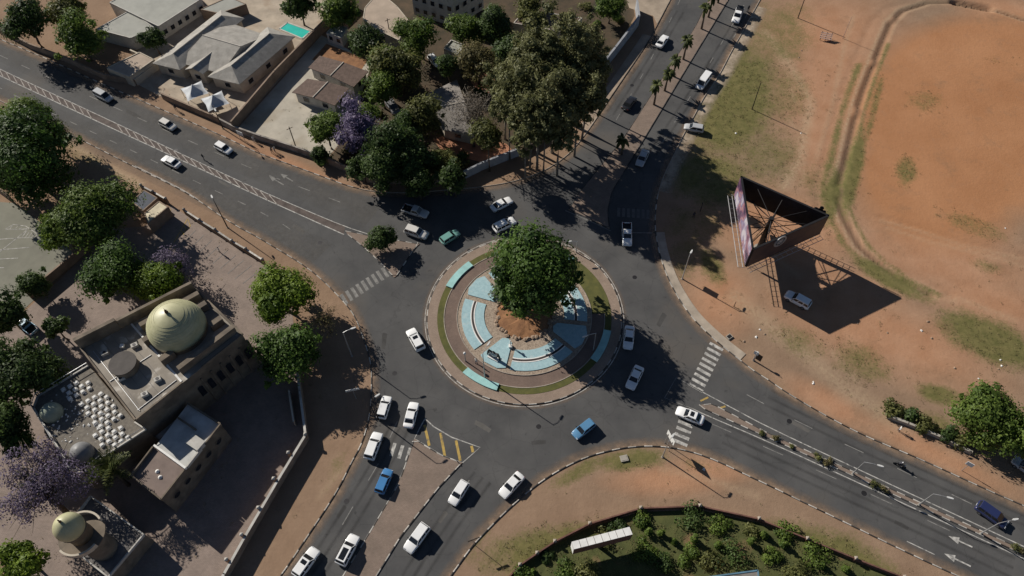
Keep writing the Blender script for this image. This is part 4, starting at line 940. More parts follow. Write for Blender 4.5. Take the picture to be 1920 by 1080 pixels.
    if 'hl' not in CARM: CARM['hl'] = lamp.mesh('headlight', HEADL); CARM['tl'] = MB().box((0, 0, -.09), (.14, .26, .2)).mesh('taillight', TAILL); CARM['mir'] = MB().box((0, 0, 0), (.12, .2, .13)).mesh('mirror', BLACK); CARM['pl'] = MB().box((0, 0, 0), (.03, .5, .12)).mesh('number_plate', SIGNW)
    CARM[key] = meta
    return meta
def car(front, rear, kind, col, label, sunroof=None, roofcol=None, load=None, z=None, group='vehicles on the roads and in the yards', name=None):
    m = car_meshes(kind, col)
    a, b = G(*rear, .7), G(*front, .7); d = b - a; mid = (a + b) / 2
    zz = ZA if z is None else z
    root = thing(name or {'sedan': 'sedan_car', 'hatch': 'hatchback_car', 'suv': 'suv_car', 'pickup': 'pickup_truck', 'van': 'minibus', 'mpv': 'people_carrier'}[kind], label,
                 {'pickup': 'pickup', 'van': 'minibus'}.get(kind, 'car'), (mid.x, mid.y, zz), math.atan2(d.y, d.x), group)
    for nm, me, loc in m['parts']: link(nm, me, root, loc)
    for sx in (-1, 1):
        for sy in (-1, 1):
            w = link('wheel', m['wheel'][0], root, (sx * m['wx'], sy * (m['hw'] - .07), m['wr']), 0 if sy < 0 else PI)
            link('rim', m['wheel'][1], w)
    for sy in (-1, 1):
        link('headlight', CARM['hl'], root, (m['L'] * .492, sy * m['hw'] * .62, m['hood'] - .2))
        link('taillight', CARM['tl'], root, (-m['L'] * .475, sy * m['hw'] * .74, m['belt'] - .17))
        link('mirror', CARM['mir'], root, (m['xt'][1] + .42, sy * (m['hw'] + .06), m['belt'] - .02))
    link('number_plate', CARM['pl'], root, (-m['L'] * .5, 0, .6))
    xt0, xt1 = m['xt']
    if sunroof: link('sunroof', MB().box((xt1 - .55, 0, m['H'] + .004), (.62 if sunroof == 1 else (xt1 - xt0) * .75, m['wt'] * 1.25, .012)).mesh('sunroof', GLASS), root, (0 if sunroof == 1 else -(xt1 - xt0) * .3, 0, 0))
    if load: link('load_cover', MB().loft([[(-.49 * m['L'], -.8, .9), (-.12 * m['L'], -.8, .9), (-.12 * m['L'], .8, .9), (-.49 * m['L'], .8, .9)], [(-.47 * m['L'], -.72, 1.7), (-.14 * m['L'], -.72, 1.75), (-.14 * m['L'], .72, 1.75), (-.47 * m['L'], .72, 1.7)]]).mesh('load_cover', BLACK), root)
    return root
car((213, 190), (175, 170), 'mpv', 'silver', 'silver people carrier passing the shade sail courtyard on the main road')
car((330, 242), (300, 226), 'hatch', 'pearl', 'pearl hatchback on the main road in front of the courtyard wall')
car((436, 287), (403, 269), 'hatch', 'white', 'white hatchback on the main road approaching the two walking people')
car((305, 295), (336, 311), 'sedan', 'white', 'white sedan leaving on the main road beside the ladder marked reserve')
car((797, 402), (761, 391), 'pickup', 'silver', 'silver pickup in the deep tree shade at the roundabout entry')
car((799, 442), (763, 430), 'suv', 'pearl', 'pearl suv waiting beside the small traffic island tree')
car((856, 436), (831, 452), 'hatch', 'green', 'teal green hatchback entering the roundabout')
car((957, 374), (924, 391), 'sedan', 'white', 'white sedan half in tree shade above the roundabout')
car((965, 412), (927, 431), 'suv', 'white', 'white suv circling just above the island tree')
car((1176, 461), (1175, 419), 'pickup', 'white', 'white pickup at the stop line below the palm median')
car((1177, 654), (1181, 612), 'sedan', 'white', 'white sedan beside the island in the big tree shadow')
car((1182, 725), (1198, 691), 'sedan', 'white', 'white sedan inside the big tree shadow heading for the lower exit')
car((767, 615), (791, 658), 'suv', 'white', 'white suv with sunroof circling left of the island', sunroof=1)
car((727, 742), (714, 785), 'hatch', 'white', 'white hatchback waiting at the lower left entry beside the kerb')
car((777, 755), (765, 801), 'sedan', 'white', 'white sedan waiting beside the yellow hatched area')
car((709, 813), (692, 859), 'suv', 'white', 'white suv stopped on the lower left crossing')
car((728, 883), (712, 921), 'hatch', 'blue', 'bright blue hatchback queuing behind the white suv')
car((846, 946), (874, 902), 'hatch', 'white', 'white hatchback leaving beside the lower left median tip')
car((944, 926), (974, 893), 'sedan', 'white', 'white sedan leaving the roundabout by the grassy corner')
car((1078, 817), (1110, 792), 'hatch', 'blue2', 'mid blue hatchback on the lower side of the roundabout')
car((1268, 768), (1320, 790), 'sedan', 'white', 'white sedan with sunroof entering across the right hand crossing', sunroof=1)
car((766, 1030), (797, 988), 'suv', 'white', 'white suv driving away beside the brown median')
car((664, 1008), (640, 1054), 'suv', 'white', 'white suv with black glass roof in the inner entry lane', sunroof=2)
car((592, 1030), (556, 1080), 'suv', 'white', 'white suv with small sunroof at the kerb of the entry lane', sunroof=1)
car((1882, 981), (1838, 950), 'mpv', 'navy', 'navy blue people carrier driving away past the long median')
car((1474, 550), (1518, 574), 'suv', 'white', 'white suv parked on dirt in the triangular billboard shadow', z=0)
car((1250, 66), (1234, 88), 'sedan', 'white', 'white sedan driving away along the palm lined road')
car((1377, 45), (1389, 14), 'pickup', 'white', 'white pickup with tall dark load on the palm lined road', load=True)
car((1309, 167), (1329, 140), 'van', 'white', 'white minibus driving down the palm lined road')
car((1199, 308), (1210, 284), 'sedan', 'silver', 'silver sedan in dappled shade beside the median')
car((1190, 180), (1170, 206), 'sedan', 'black', 'black sedan driving away in the side road tree shade')
car((1290, 238), (1312, 242), 'hatch', 'silver', 'silver hatchback stopped on the verge under a palm shadow', z=.06)
car((745, 212), (728, 188), 'suv', 'grey', 'grey suv parked under the dark garden trees', z=.02)
car((822, 122), (808, 106), 'hatch', 'white', 'white hatchback parked by the white garage', z=.02)
car((35, 600), (62, 620), 'pickup', 'paleblue', 'pale blue pickup parked under yard trees', z=.02)
car((1912, 868), (1935, 884), 'hatch', 'silver', 'silver hatchback parked under trees beyond the hedge', z=0)

# ---------------------------------------------------------------- buildings
def gable(mb, A, B, Cc, D, ze, zr, over=.35, hip=0.0):
    """gable roof over A-B (gable end) .. D-C, returns nothing; slab with thickness"""
    A, B, Cc, D = (Vector((p[0], p[1], 0)) for p in (A, B, Cc, D))
    u = (D - A).normalized() * over; v = (B - A).normalized() * over
    A2, B2, C2, D2 = A - u - v, B - u + v, Cc + u + v, D + u - v
    r0 = (A2 + B2) / 2; r1 = (C2 + D2) / 2
    ax = r1 - r0
    r0 = r0 + ax * hip; r1 = r1 - ax * hip
    def z(p, h): return (p.x, p.y, h)
    t = .14
    for dz, flip in ((0, False), (-t, True)):
        a, b, c, d, e, f = z(A2, ze + dz), z(B2, ze + dz), z(C2, ze + dz), z(D2, ze + dz), z(r0, zr + dz), z(r1, zr + dz)
        fs = [[0, 4, 5, 3], [1, 2, 5, 4]] + ([[0, 1, 4], [2, 3, 5]] if hip else [])
        if not flip: fs = [q[::-1] for q in fs]
        mb.add([a, b, c, d, e, f], fs)
    loop = [A2, r0, B2, C2, r1, D2] if not hip else [A2, B2, C2, D2]
    hs = [ze, zr, ze, ze, zr, ze] if not hip else [ze] * 4
    n = len(loop)
    mb.add([z(p, h) for p, h in zip(loop, hs)] + [z(p, h - t) for p, h in zip(loop, hs)], [[i, (i + 1) % n, n + (i + 1) % n, n + i][::-1] for i in range(n)])
    return r0, r1
def gable_wall(mb, A, B, ze, zr):
    m = (Vector(A) + Vector(B)) / 2
    mb.add([(A[0], A[1], ze), (B[0], B[1], ze), (m.x, m.y, zr - .15)], [[0, 1, 2], [2, 1, 0]])
class Q:
    """bilinear frame over four corners"""
    def __init__(s, p): s.p = [Vector((q.x, q.y, 0)) for q in p]
    def __call__(s, a, b): return s.p[0].lerp(s.p[1], a).lerp(s.p[3].lerp(s.p[2], a), b)
    def c4(s, a0, a1, b0, b1): return s(a0, b0), s(a1, b0), s(a1, b1), s(a0, b1)
def wallslot(root, p0, p1, z0, z1, out, m, name='window', frame=None, arch=False):
    """window set slightly proud of a wall between two base points"""
    d = (p1 - p0); n = out.normalized()
    a, b = p0 + n * .03, p1 + n * .03
    if arch:
        pts = [(0, z0), (1, z0)] + [(.5 + .5 * math.cos(t), z1 - .5 * d.length + .5 * d.length * math.sin(t)) for t in np.linspace(0, PI, 9)]
    else: pts = [(0, z0), (1, z0), (1, z1), (0, z1)]
    vs = [tuple(a.lerp(b, u).xy) + (zz,) for u, zz in pts]
    o = MB().add(vs, [list(range(len(vs)))]).build(name, m, root)
    fr = MB()
    for i in range(len(vs)):
        p, q = Vector(vs[i]), Vector(vs[(i + 1) % len(vs)]); fr.tube([p + n * .02, q + n * .02], .05, 4)
    fr.build('frame', frame or WALLW, o)
    return o
def roofed(px, z, zr, label, wallm, roofm, name='house', wings=None, cat='house', windows=True, hip=0.0):
    p = [G(x, y, z) for x, y in px]; q = Q(p); c = sum(p, Vector()) / 4
    root = thing(name, label, cat, (c.x, c.y, 0))
    for (a0, a1, b0, b1, axis_, e, rdg, *hp) in wings or [(0, 1, 0, 1, 'b', z, zr)]:
        hip = hp[0] if hp else 0.0
        A, B, Cc, D = q.c4(a0, a1, b0, b1)
        if axis_ == 'a': A, B, Cc, D = B, Cc, D, A
        sh_ = lambda t: [p_ + ((A + B + Cc + D) / 4 - p_) * t for p_ in (A, B, Cc, D)]
        w = MB().prism(sh_(.03), -.05, e - .1)
        if not hip: gable_wall(w, A, B, e - .15, rdg); gable_wall(w, Cc, D, e - .15, rdg)
        w.build('wall', wallm, root)
        mb = MB(); r0, r1 = gable(mb, A, B, Cc, D, e, rdg, .35, hip); rf = mb.build('roof', roofm, root)
        k = MB(); k.tube([(r0.x, r0.y, rdg), (r1.x, r1.y, rdg)], .16, 6)
        k.build('ridge_cap', RIDGE, rf)
        if windows:
            for P0, P1, inn in ((A, B, D), (B, Cc, A), (Cc, D, B), (D, A, Cc)):
                L = (P1 - P0).length; nrm = Vector((P1.y - P0.y, P0.x - P1.x, 0))
                if nrm.dot(P0 - inn) < 0: nrm = -nrm
                for k_ in range(max(1, int(L // 4.5))):
                    t = (k_ + .5) / max(1, int(L // 4.5)); mid = P0.lerp(P1, t) ; dd = (P1 - P0).normalized()
                    mid = mid + ((A + B + Cc + D) / 4 - mid) * .03 + nrm.normalized() * .0
                    wallslot(root, mid - dd * .7, mid + dd * .7, .9, 2.1, nrm, WGLASS)
    return root
roofed([(291, 119), (449, 157), (549, 71), (415, 22)], 3.0, 5.0, 'large house with several grey tiled gables beside the swimming pool', WALLC, TILE, 'gabled_house',
       [(.0, .3, .0, 1.0, 'b', 3.2, 4.7, .14), (.66, 1.0, .0, 1.0, 'b', 3.2, 4.9, .17), (.24, .72, .1, .86, 'a', 3.25, 5.2, .03), (.38, .56, .02, .4, 'b', 3.3, 4.3, .0)])
roofed([(552, 172), (627, 195), (650, 166), (577, 150)], 2.9, 3.5, 'small cottage wing with brown tiled roof nearest the driveway', WALLW, BROWNT, 'tiled_cottage', [(0, 1, 0, 1, 'b', 2.9, 3.25)], windows=True)
roofed([(582, 126), (662, 160), (687, 135), (600, 107)], 2.9, 3.5, 'small cottage with brown tiled roof next to the bare orange soil', WALLW, BROWNT, 'tiled_cottage', [(0, 1, 0, 1, 'b', 2.9, 3.25)])
def flatbox(px, z, label, wallm, roofm, name='building', par=.35, cat='building', win=None, edge=None, base=-.05, winz=(1.0, 2.2)):
    p = [G(x, y, z) for x, y in px]; c = sum(p, Vector()) / len(p); root = thing(name, label, cat, (c.x, c.y, 0))
    MB().prism(p, base, z - .02).build('wall', wallm, root)
    cc = Vector((c.x, c.y, 0)); inn = [Vector((q.x, q.y, 0)).lerp(cc, .01) for q in p]
    MB().prism(inn, z - .03, z + .02).build('roof', roofm, root)
    for i in range(len(p)):
        a, b = p[i], p[(i + 1) % len(p)]; d = (b - a); m = (a + b) / 2; m2 = m.lerp(c, 0)
        n = Vector((-d.y, d.x, 0)).normalized()
        if n.dot(c - m) < 0: n = -n
        MB().box((m.x + n.x * .1, m.y + n.y * .1, z - .15), (d.length - .21, .2, par + .15), math.atan2(d.y, d.x)).build('parapet', edge or wallm, root)
        if win and i in win:
            k = win[i]
            for j in range(k):
                t = (j + .5) / k; mid = a.lerp(b, t); dd = d.normalized()
                for w0, w1 in ([winz] if isinstance(winz[0], (int, float)) else winz):
                    wallslot(root, (mid - dd * .55).xy.to_3d(), (mid + dd * .55).xy.to_3d(), w0, w1, -n, WGLASS)
    return root
flatbox([(297, 50), (378, -2), (320, -60), (205, 5)], 3.6, 'long hall with grey sheet roof beside the round dark tree', WALLW, FLATR, 'grey_roofed_hall', .12, win={0: 6})
hall2 = flatbox([(245, 72), (290, 52), (243, 20), (180, 55)], 3.2, 'low grey roofed wing at the end of the long hall', WALLW, FLATR, 'grey_roofed_wing', .12)
flatbox([(243, 145), (290, 112), (262, 98), (200, 128)], 2.6, 'low beige outbuilding between main road and gabled house', WALLC, BEIGER, 'outbuilding', .15)
flatbox([(680, 36), (715, 60), (748, 76), (766, 38), (745, 12), (728, -2), (700, -4), (684, 14)], 3.2, 'wide building with plain beige roof behind the garden trees', WALLC, BEIGER, 'beige_roofed_building', .08)
flatbox([(770, -22), (849, 2), (905, -32), (820, -60)], 7.0, 'tall white two storey building with dark windows', WALLW, FLATR, 'white_building', .3, win={0: 5, 1: 4}, winz=((1.0, 2.2), (4.0, 5.3)))
roofed([(802, 178), (832, 240), (885, 252), (855, 152)], 3.0, 4.2, 'grey tiled cottage under the bare branched tree', WALLC, TILE2, 'grey_cottage', [(0, 1, 0, 1, 'b', 3.0, 4.2)])
flatbox([(962, 44), (1062, 62), (1092, 34), (985, 18)], 2.8, 'brown roofed outbuilding on the lawn behind the eucalyptus trees', WALLC, BROWNT, 'outbuilding', .14, edge=RIDGE)
flatbox([(612, 62), (640, 72), (652, 52), (628, 44)], 2.6, 'small pale outbuilding beside the swimming pool wall', WALLW, FLATR, 'garden_store', .1, win={0: 2})
flatbox([(832, 92), (858, 104), (872, 86), (846, 76)], 2.9, 'white garage behind the khaki feathery tree', WALLW, FLATR, 'white_garage', .3, win={0: 1})
flatbox([(375, 18), (430, -6), (462, 8), (412, 26)], 2.6, 'low grey roofed shed behind the gabled house', WALLB, FLATR, 'shed', .1)
flatbox([(270, 400), (298, 377), (316, 388), (277, 421)], 2.8, 'gatehouse with pale sunlit flat roof at the yard gate', WALLB, mat('pale_roof', (.68, .6, .44), .85, .14, .5), 'gatehouse', .1)
flatbox([(246, 378), (270, 356), (296, 371), (268, 396)], 2.3, 'low dark blue roofed lean to beside the gatehouse', WALLB, mat('blue_black_roof', (.05, .06, .085), .7, .15, .7), 'lean_to', .06)
flatbox([(1310, 1083), (1422, 1068), (1425, 1100), (1312, 1118)], 2.8, 'dark roofed shed with pale blue edge inside the walled plot', WALLR, TILE2, 'dark_shed', .1, edge=BLUEROOF)

# ---- swimming pool
pw = GP([(526, 55), (540, 44), (581, 59), (566, 72)])
c = sum(pw, Vector()) / 4; pool = thing('swimming_pool', 'turquoise swimming pool in the gabled house garden', 'pool', (c.x, c.y, 0))
MB().prism([p.lerp(c, -.45) for p in pw], 0, .06).build('deck', BEIGE, pool)
cop = [p.lerp(c, -.08) for p in pw]
for i in range(4):
    a, b = cop[i], cop[(i + 1) % 4]; d = b - a; MB().box((*((a + b) / 2).xy, .05), (d.length + .1, .35, .12), math.atan2(d.y, d.x)).build('coping', WALLW, pool)
MB().prism([p.lerp(c, -.04) for p in pw], .05, .11).build('water', POOLW, pool)

# ---- shade tents
def tent(px, py, label, s=4.6, rz=.55):
    p = G(px, py); root = thing('shade_tent', label, 'tent', (p.x, p.y, .02), rz)
    n = 10; mb = MB(); rings = []
    for k in range(n + 1):
        t = k / n; r = s / 2 * t; z = 2.3 + 1.7 * (1 - t) ** 1.8
        ring_ = []
        for side in range(4):
            for u in np.linspace(-1, 1, 6, endpoint=False):
                x, y = r, r * u; a = side * PI / 2
                sag = 1 - .12 * (1 - abs(u)) * t
                ring_.append((max(.01, 1) * (x * sag * math.cos(a) - y * math.sin(a)), x * sag * math.sin(a) + y * math.cos(a), z))
        rings.append(ring_)
    mb.loft(rings[1:], False); mb.add([(0, 0, 4.05)] + rings[1], [[0, 1 + i, 1 + (i + 1) % 24] for i in range(24)])
    mb.build('canopy', CANVAS, root, True, True)
    for sx in (-1, 1):
        for sy in (-1, 1): MB().tube([(sx * s / 2, sy * s / 2, 0), (sx * s / 2, sy * s / 2, 2.32)], .06, 6).build('pole', GALV, root, False, True)
    MB().tube([(0, 0, 2.4), (0, 0, 4.1)], .06, 6).build('mast', GALV, root, False, True)
    return root
tent(372, 186, 'white peaked shade tent nearer the gabled house entrance'); tent(410, 205, 'white peaked shade tent at the corner of the front wall')

# ---- mosque
def Wp(px, z): return [G(x, y, z) for x, y in px]
ZR = 10.0
mp = Wp([(152, 653), (255, 788), (455, 628), (367, 543)], ZR)        # W S E N
mq = Q(mp); mc = mq(.5, .5)
mos = thing('domed_mosque', 'stone mosque hall with large pale green dome and flat roofs', 'mosque', (mc.x, mc.y, 0))
MB().prism(mp, -.05, ZR - .03).build('wall', STONE, mos)
rf = MB().prism([Vector((p.x, p.y, 0)) for p in mp], ZR - .02, ZR + .02).build('roof', ROOFM, mos)
def rib(a, b, w, h, name='parapet', z=ZR, m=STONE, par=None):
    d = b - a; mid = (a + b) / 2
    return MB().box((mid.x, mid.y, z - .1), (d.length, w, h + .1), math.atan2(d.y, d.x)).build(name, m, par or mos)
# axes: s 0 (W-N side) .. 1 (S-E side), t 0 (W-S side) .. 1 (N-E side)
rib(mq(0, 0), mq(0, .34), .6, 2.6); rib(mq(.0, .345), mq(0, 1), .5, 2.2)
rib(mq(0.005, 0), mq(1, 0), .25, .35); rib(mq(1, 0), mq(1, .42), .25, .3); rib(mq(1, .6), mq(1, 1), .25, .3); rib(mq(0, 1), mq(1, 1), .35, .3)
for s0, w in ((.17, .8), (.9, .8)):
    rib(mq(s0, .46), mq(s0, .985), w, 1.7, 'raised_beam')
for s0 in (.36, .68):
    rib(mq(s0, .40), mq(s0, .52), .9, 1.6, 'raised_beam'); rib(mq(s0, .86), mq(s0, .97), .9, 1.6, 'raised_beam')
rib(mq(.02, .42), mq(.98, .42), .3, .12, 'roof_step', m=WPAINT)
dc = G(338, 621, ZR)
rd = 53 / ppm((dc.x, dc.y, ZR + 2))
MB().cyl(dc, rd * .99, ZR - .1, ZR + .9, 40).build('drum', STONE, mos)
dm = MB(); prof = []
for k in range(15):
    t = k / 14; prof.append((rd * (math.cos(t * PI / 2) ** .82) * (1 + .05 * math.sin(t * PI)), .85 + rd * 1.0 * math.sin(t * PI / 2) ** 1.05 + (.35 * t ** 8)))
stepp = []
for (r0_, z0_), (r1_, z1_) in zip(prof, prof[1:]): stepp += [(r0_, z0_), (r0_ * .25 + r1_ * .75 , z0_ * .35 + z1_ * .65)]
dm.lathe((dc.x, dc.y, ZR), prof, 48); dome = dm.build('dome', DOME, mos, True)
for k in range(2, 11):
    r_, z_ = prof[k]; mbk = MB(); mbk.loft([[(dc.x + (r_ + e) * math.cos(a), dc.y + (r_ + e) * math.sin(a), ZR + z_ + h) for a in np.linspace(0, 2 * PI, 48, endpoint=False)] for e, h in ((-.02, -.05), (.015, -.04), (.012, .03), (-.03, .05))], False)
    mbk.build('dome_course', DOME, dome)
MB().lathe((dc.x, dc.y, ZR + prof[-1][1] - .05), [(.2, 0), (.3, .2), (.1, .4), (.22, .6), (.05, .8), (.02, 1.3)], 10).build('finial', BRONZE, dome)
dd = G(238, 690, ZR); rdd = 25.5 / ppm((dd.x, dd.y, ZR + 1))
MB().cyl(dd, rdd * .93, ZR, ZR + 1.5, 32).build('water_tank', STONE, mos)
MB().cyl((dd.x, dd.y), rdd, ZR + 1.5, ZR + 1.66, 32).build('tank_lid', mat('tank_lid', (.085, .075, .068), .8, .1, 1), mos)
mb = MB().box((*G(230, 650, ZR).xy, ZR), (.6, .6, .4)); mb.build('roof_hatch', WPAINT, mos)
for u_, w_ in ((.2, .12), (.55, .1), (.85, .16), (.8, .3), (.3, .33)):      # roof plant, pipes and tar seams
    p = mq(u_, w_); o = MB().box((p.x, p.y, ZR + .02), (1.0, .7, .55), .5).build('air_conditioner', WALLW, mos); MB().cyl((p.x, p.y), .26, ZR + .57, ZR + .6, 12).build('fan_grille', DKMET, o)
for a_, b_ in (((.1, .06), (.95, .06)), ((.5, .02), (.5, .38)), ((.93, .05), (.93, .4))):
    MB().tube([mq(*a_) + Vector((0, 0, ZR + .1)), mq(*b_) + Vector((0, 0, ZR + .1))], .06, 6).build('pipe', GALV, mos)
for k in range(4):
    rib(mq(.02, .08 + .08 * k), mq(.98, .08 + .08 * k), .12, .012, 'tar_seam', ZR + .02, TILE2)
# arched windows on the long right wall
out = (mq(1, .5) - mq(0, .5))
for k in range(6):
    t = .5 + k * .092; c_ = mq(1, t); d_ = (mq(1, 1) - mq(1, 0)).normalized()
    wallslot(mos, c_ - d_ * .5, c_ + d_ * .5, 3.6, 6.6, out, WGLASS, 'arched_window', STONE, True)
    rib(mq(1, t + .04), mq(1, t + .055), .5, ZR - 2.0, 'buttress', z=.0)
# terrace to the south-west
ZT = 6.6
tp = Wp([(167, 684), (255, 792), (276, 806), (193, 860), (160, 887), (138, 888), (62, 764), (70, 742)], ZT)
tc_ = sum(tp, Vector()) / len(tp)
ter = thing('mosque_terrace', 'gravel covered flat terrace wing with rows of white vents and two small domes', 'building', (tc_.x, tc_.y, 0))
tpi = [p.lerp(tc_, .004) for p in tp]
MB().prism(tpi, -.05, ZT - .02).build('wall', STONE, ter)
MB().prism([p.lerp(tc_, .02) for p in tp], ZT - .03, ZT + .01).build('roof', GRAVR, ter)
for i in range(len(tp)):
    a, b = tp[i], tp[(i + 1) % len(tp)]
    if i in (0,): continue
    d = b - a; n = max(1, int(d.length / 2.2))
    MB().box((*((a + b) / 2).lerp(tc_, .02).xy, ZT), (d.length - .1, .22, .3), math.atan2(d.y, d.x)).build('parapet', WALLW, ter)
    if i in (3, 4, 5, 6, 7, 2):
        MB().tube([a.lerp(tc_, .02) + Vector((0, 0, 1.0)), b.lerp(tc_, .02) + Vector((0, 0, 1.0))], .06, 5).build('rail', GALV, ter)
        for k in range(n + 1):
            p = a.lerp(b, k / n).lerp(tc_, .02); MB().box((p.x, p.y, ZT), (.16, .16, 1.0)).build('baluster', WALLW, ter)
vent = MB().loft([[(-.33, -.33, 0), (.33, -.33, 0), (.33, .33, 0), (-.33, .33, 0)], [(-.33, -.33, .22), (.33, -.33, .22), (.33, .33, .22), (-.33, .33, .22)], [(-.2, -.2, .4), (.2, -.2, .4), (.2, .2, .4), (-.2, .2, .4)]]).mesh('roof_vent', WPAINT)
ax1 = (mq(1, 0) - mq(0, 0)).normalized(); ax2 = (mq(0, 1) - mq(0, 0)).normalized(); rzv = math.atan2(ax1.y, ax1.x)
for (cx, cy, na, nb_) in ((144, 730, 3, 4), (188, 770, 6, 4), (208, 820, 4, 4)):
    c0 = G(cx, cy, ZT)
    for i in range(na):
        for j in range(nb_):
            if (cx == 144 and (i, j) in ((0, 3),)) or (cx == 208 and (i, j) in ((3, 0), (0, 3))): continue
            p = c0 + ax1 * (i - (na - 1) / 2) * 1.08 + ax2 * ((j - (nb_ - 1) / 2) * 1.02 + (.35 if i % 2 else 0))
            link('roof_vent', vent, ter, (p.x - tc_.x, p.y - tc_.y, ZT), rzv)
rq = random.Random(12)
deb = [MB().loft([[(-.15, -.1, 0), (.15, -.12, 0), (.12, .1, 0), (-.1, .12, 0)], [(-.08, -.05, .12), (.09, -.06, .1), (.06, .05, .12), (-.05, .06, .1)]]).mesh('white_stone', WPAINT)]
for i in range(110):
    u, w = rq.random(), rq.random(); p = G(95 + 130 * u, 735 + 100 * w, ZT)
    if not inside(np.array([[p.x, p.y]]), [(q.x, q.y) for q in tpi])[0]: continue
    o = link('white_stone', deb[0], ter, (p.x - tc_.x, p.y - tc_.y, ZT), rq.uniform(0, 6)); s_ = rq.uniform(.6, 1.5); o.scale = (s_, s_, s_)
for (x, y, rp_, m_) in ((100, 776, 20, DOMEG), (156, 852, 22, DOMED)):
    p = G(x, y, ZT); r_ = rp_ / ppm((p.x, p.y, ZT + 1))
    MB().lathe((p.x, p.y, ZT), [(r_, 0), (r_, .35), (r_ * .97, .8), (r_ * .85, 1.35), (r_ * .6, 1.8), (r_ * .3, 2.05), (.02, 2.15)], 24).build('small_dome', m_, ter, True)
# annex with circular windows
ZX = 5.6
xp = Wp([(248, 893), (304, 938), (415, 797), (352, 757)], ZX); xq = Q(xp); xc = xq(.5, .5)
ann = thing('mosque_annex', 'long annex with round openings, brown terrace and blue shaded roof', 'building', (xc.x, xc.y, 0))
MB().prism(xp, -.05, ZX - .02).build('wall', STONE, ann)
MB().prism(list(xq.c4(.02, .98, .01, .40)), ZX - .03, ZX + .02).build('terrace', TERR, ann)
MB().prism(list(xq.c4(.02, .98, .40, .99)), ZX - .03, ZX + .16).build('roof', mat('annex_roof', (.5, .5, .48), .8, .12, .5), ann)
for a, b in (((0, 0), (1, 0)), ((1, 0), (1, .38)), ((0, 0), (0, .38)), ((1, .42), (1, .66)), ((1, .72), (1, 1)), ((0, 1), (1, 1))):
    rib(xq(*a), xq(*b), .22, .55, 'parapet', ZX, WALLW if a == (1, .42) else STONE, ann)
rib(xq(0, .40), xq(1, .40), .3, .55, 'parapet', ZX, WPAINT, ann)
rib(xq(.62, .68), xq(1, .68), 1.7, .9, 'roof_box', ZX, WALLW, ann); rib(xq(.05, .8), xq(.6, .8), .25, .6, 'parapet', ZX, STONE, ann)
for u in ((.45, .2), (.6, .17)):
    p = xq(*u); MB().lathe((p.x, p.y, ZX), [(.32, 0), (.32, .1), (.1, .3), (.02, .35)], 10).build('terrace_lamp', WPAINT, ann)
o_ = xq(1, .5) - xq(0, .5); dx_ = (xq(1, 1) - xq(1, 0)).normalized(); nn = Vector((dx_.y, -dx_.x, 0))
if nn.dot(o_) < 0: nn = -nn
for k in range(5):
    c_ = xq(1, .14 + k * .18) + nn * .03; vs = [tuple((c_ + dx_ * .65 * math.cos(t)).xy) + (3.2 + .65 * math.sin(t),) for t in np.linspace(0, 2 * PI, 18, endpoint=False)]
    o = MB().add(vs, [list(range(18))]).build('round_window', WGLASS, ann); MB().tube([Vector(v_) + nn * .02 for v_ in vs + vs[:1]], .08, 5).build('frame', STONE, o)
# link block between hall and annex
flatbox([(272, 800), (330, 757), (358, 780), (298, 828)], 3.4, 'low shaded link roof between the mosque hall and the annex', STONE, mat('link_roof', (.3, .3, .3), .8, .15, .6), 'link_block', .15)
# minaret on its square platform
mb0 = G(216, 1040)
def hpx(base, px):                       # height at which the base axis passes nearest a pixel
    best = None
    for h in np.arange(1, 40, .1):
        p = Vector((base.x, base.y, h)) - Vector((0, 0, HC)); d = p.dot(FW); x = 960 + F_PX * p.dot(RT) / d; y = 540 - F_PX * p.dot(UP) / d
        e = (x - px[0]) ** 2 + (y - px[1]) ** 2
        if best is None or e < best[0]: best = (e, h)
    return best[1]
HT = hpx(mb0, (109, 985))
mnt = thing('minaret', 'round stone minaret with pale green dome and ring balcony', 'minaret', (mb0.x, mb0.y, 0))
rm = 1.75
MB().lathe((0, 0, 0), [(rm * 1.25, -.05), (rm * 1.25, 1.5), (rm * 1.05, 2.0), (rm, HT * .5), (rm * .98, HT - 6.2)], 24).build('shaft', STONE, mnt, True, True)
MB().lathe((0, 0, 0), [(rm, HT - 6.6), (rm * 1.75, HT - 6.0), (rm * 1.75, HT - 5.8), (rm * .9, HT - 5.8)], 28).build('balcony', STONE, mnt, False, True)
for a0, a1 in ((40, 175), (230, 330)):
    t = np.linspace(R(a0), R(a1), 16); mbb = MB()
    mbb.loft([[(r_ * math.cos(a), r_ * math.sin(a), z_) for r_, z_ in ((rm * 1.6, HT - 5.9), (rm * 1.75, HT - 5.9), (rm * 1.75, HT - 5.0), (rm * 1.6, HT - 5.0))] for a in t]); mbb.build('balcony_wall', WALLC, mnt, False, True)
MB().lathe((0, 0, 0), [(rm * .88, HT - 5.9), (rm * .88, HT - 3.4), (rm * 1.05, HT - 3.2), (rm * 1.05, HT - 2.9)], 24).build('lantern', STONE, mnt, True, True)
dmm = MB().lathe((0, 0, 0), [(rm * 1.02, HT - 3.0), (rm * 1.1, HT - 2.3), (rm * 1.02, HT - 1.5), (rm * .8, HT - .8), (rm * .45, HT - .25), (rm * .15, HT - .02), (.02, HT)], 28).build('dome', DOME, mnt, True, True)
MB().lathe((0, 0, 0), [(.12, HT - .1), (.2, HT + .15), (.06, HT + .35), (.12, HT + .5), (.02, HT + .9)], 8).build('finial', BRONZE, dmm, False, True)
plat = Wp([(150, 965), (175, 925), (275, 1003), (250, 1030)], 3.4)
flatbox([(110, 1010), (172, 930), (273, 1003), (205, 1085)], 3.4, 'square stone platform building under the minaret', STONE, mat('platform_roof', (.16, .15, .145), .9, .2, .5), 'minaret_platform', .5, edge=WALLW)

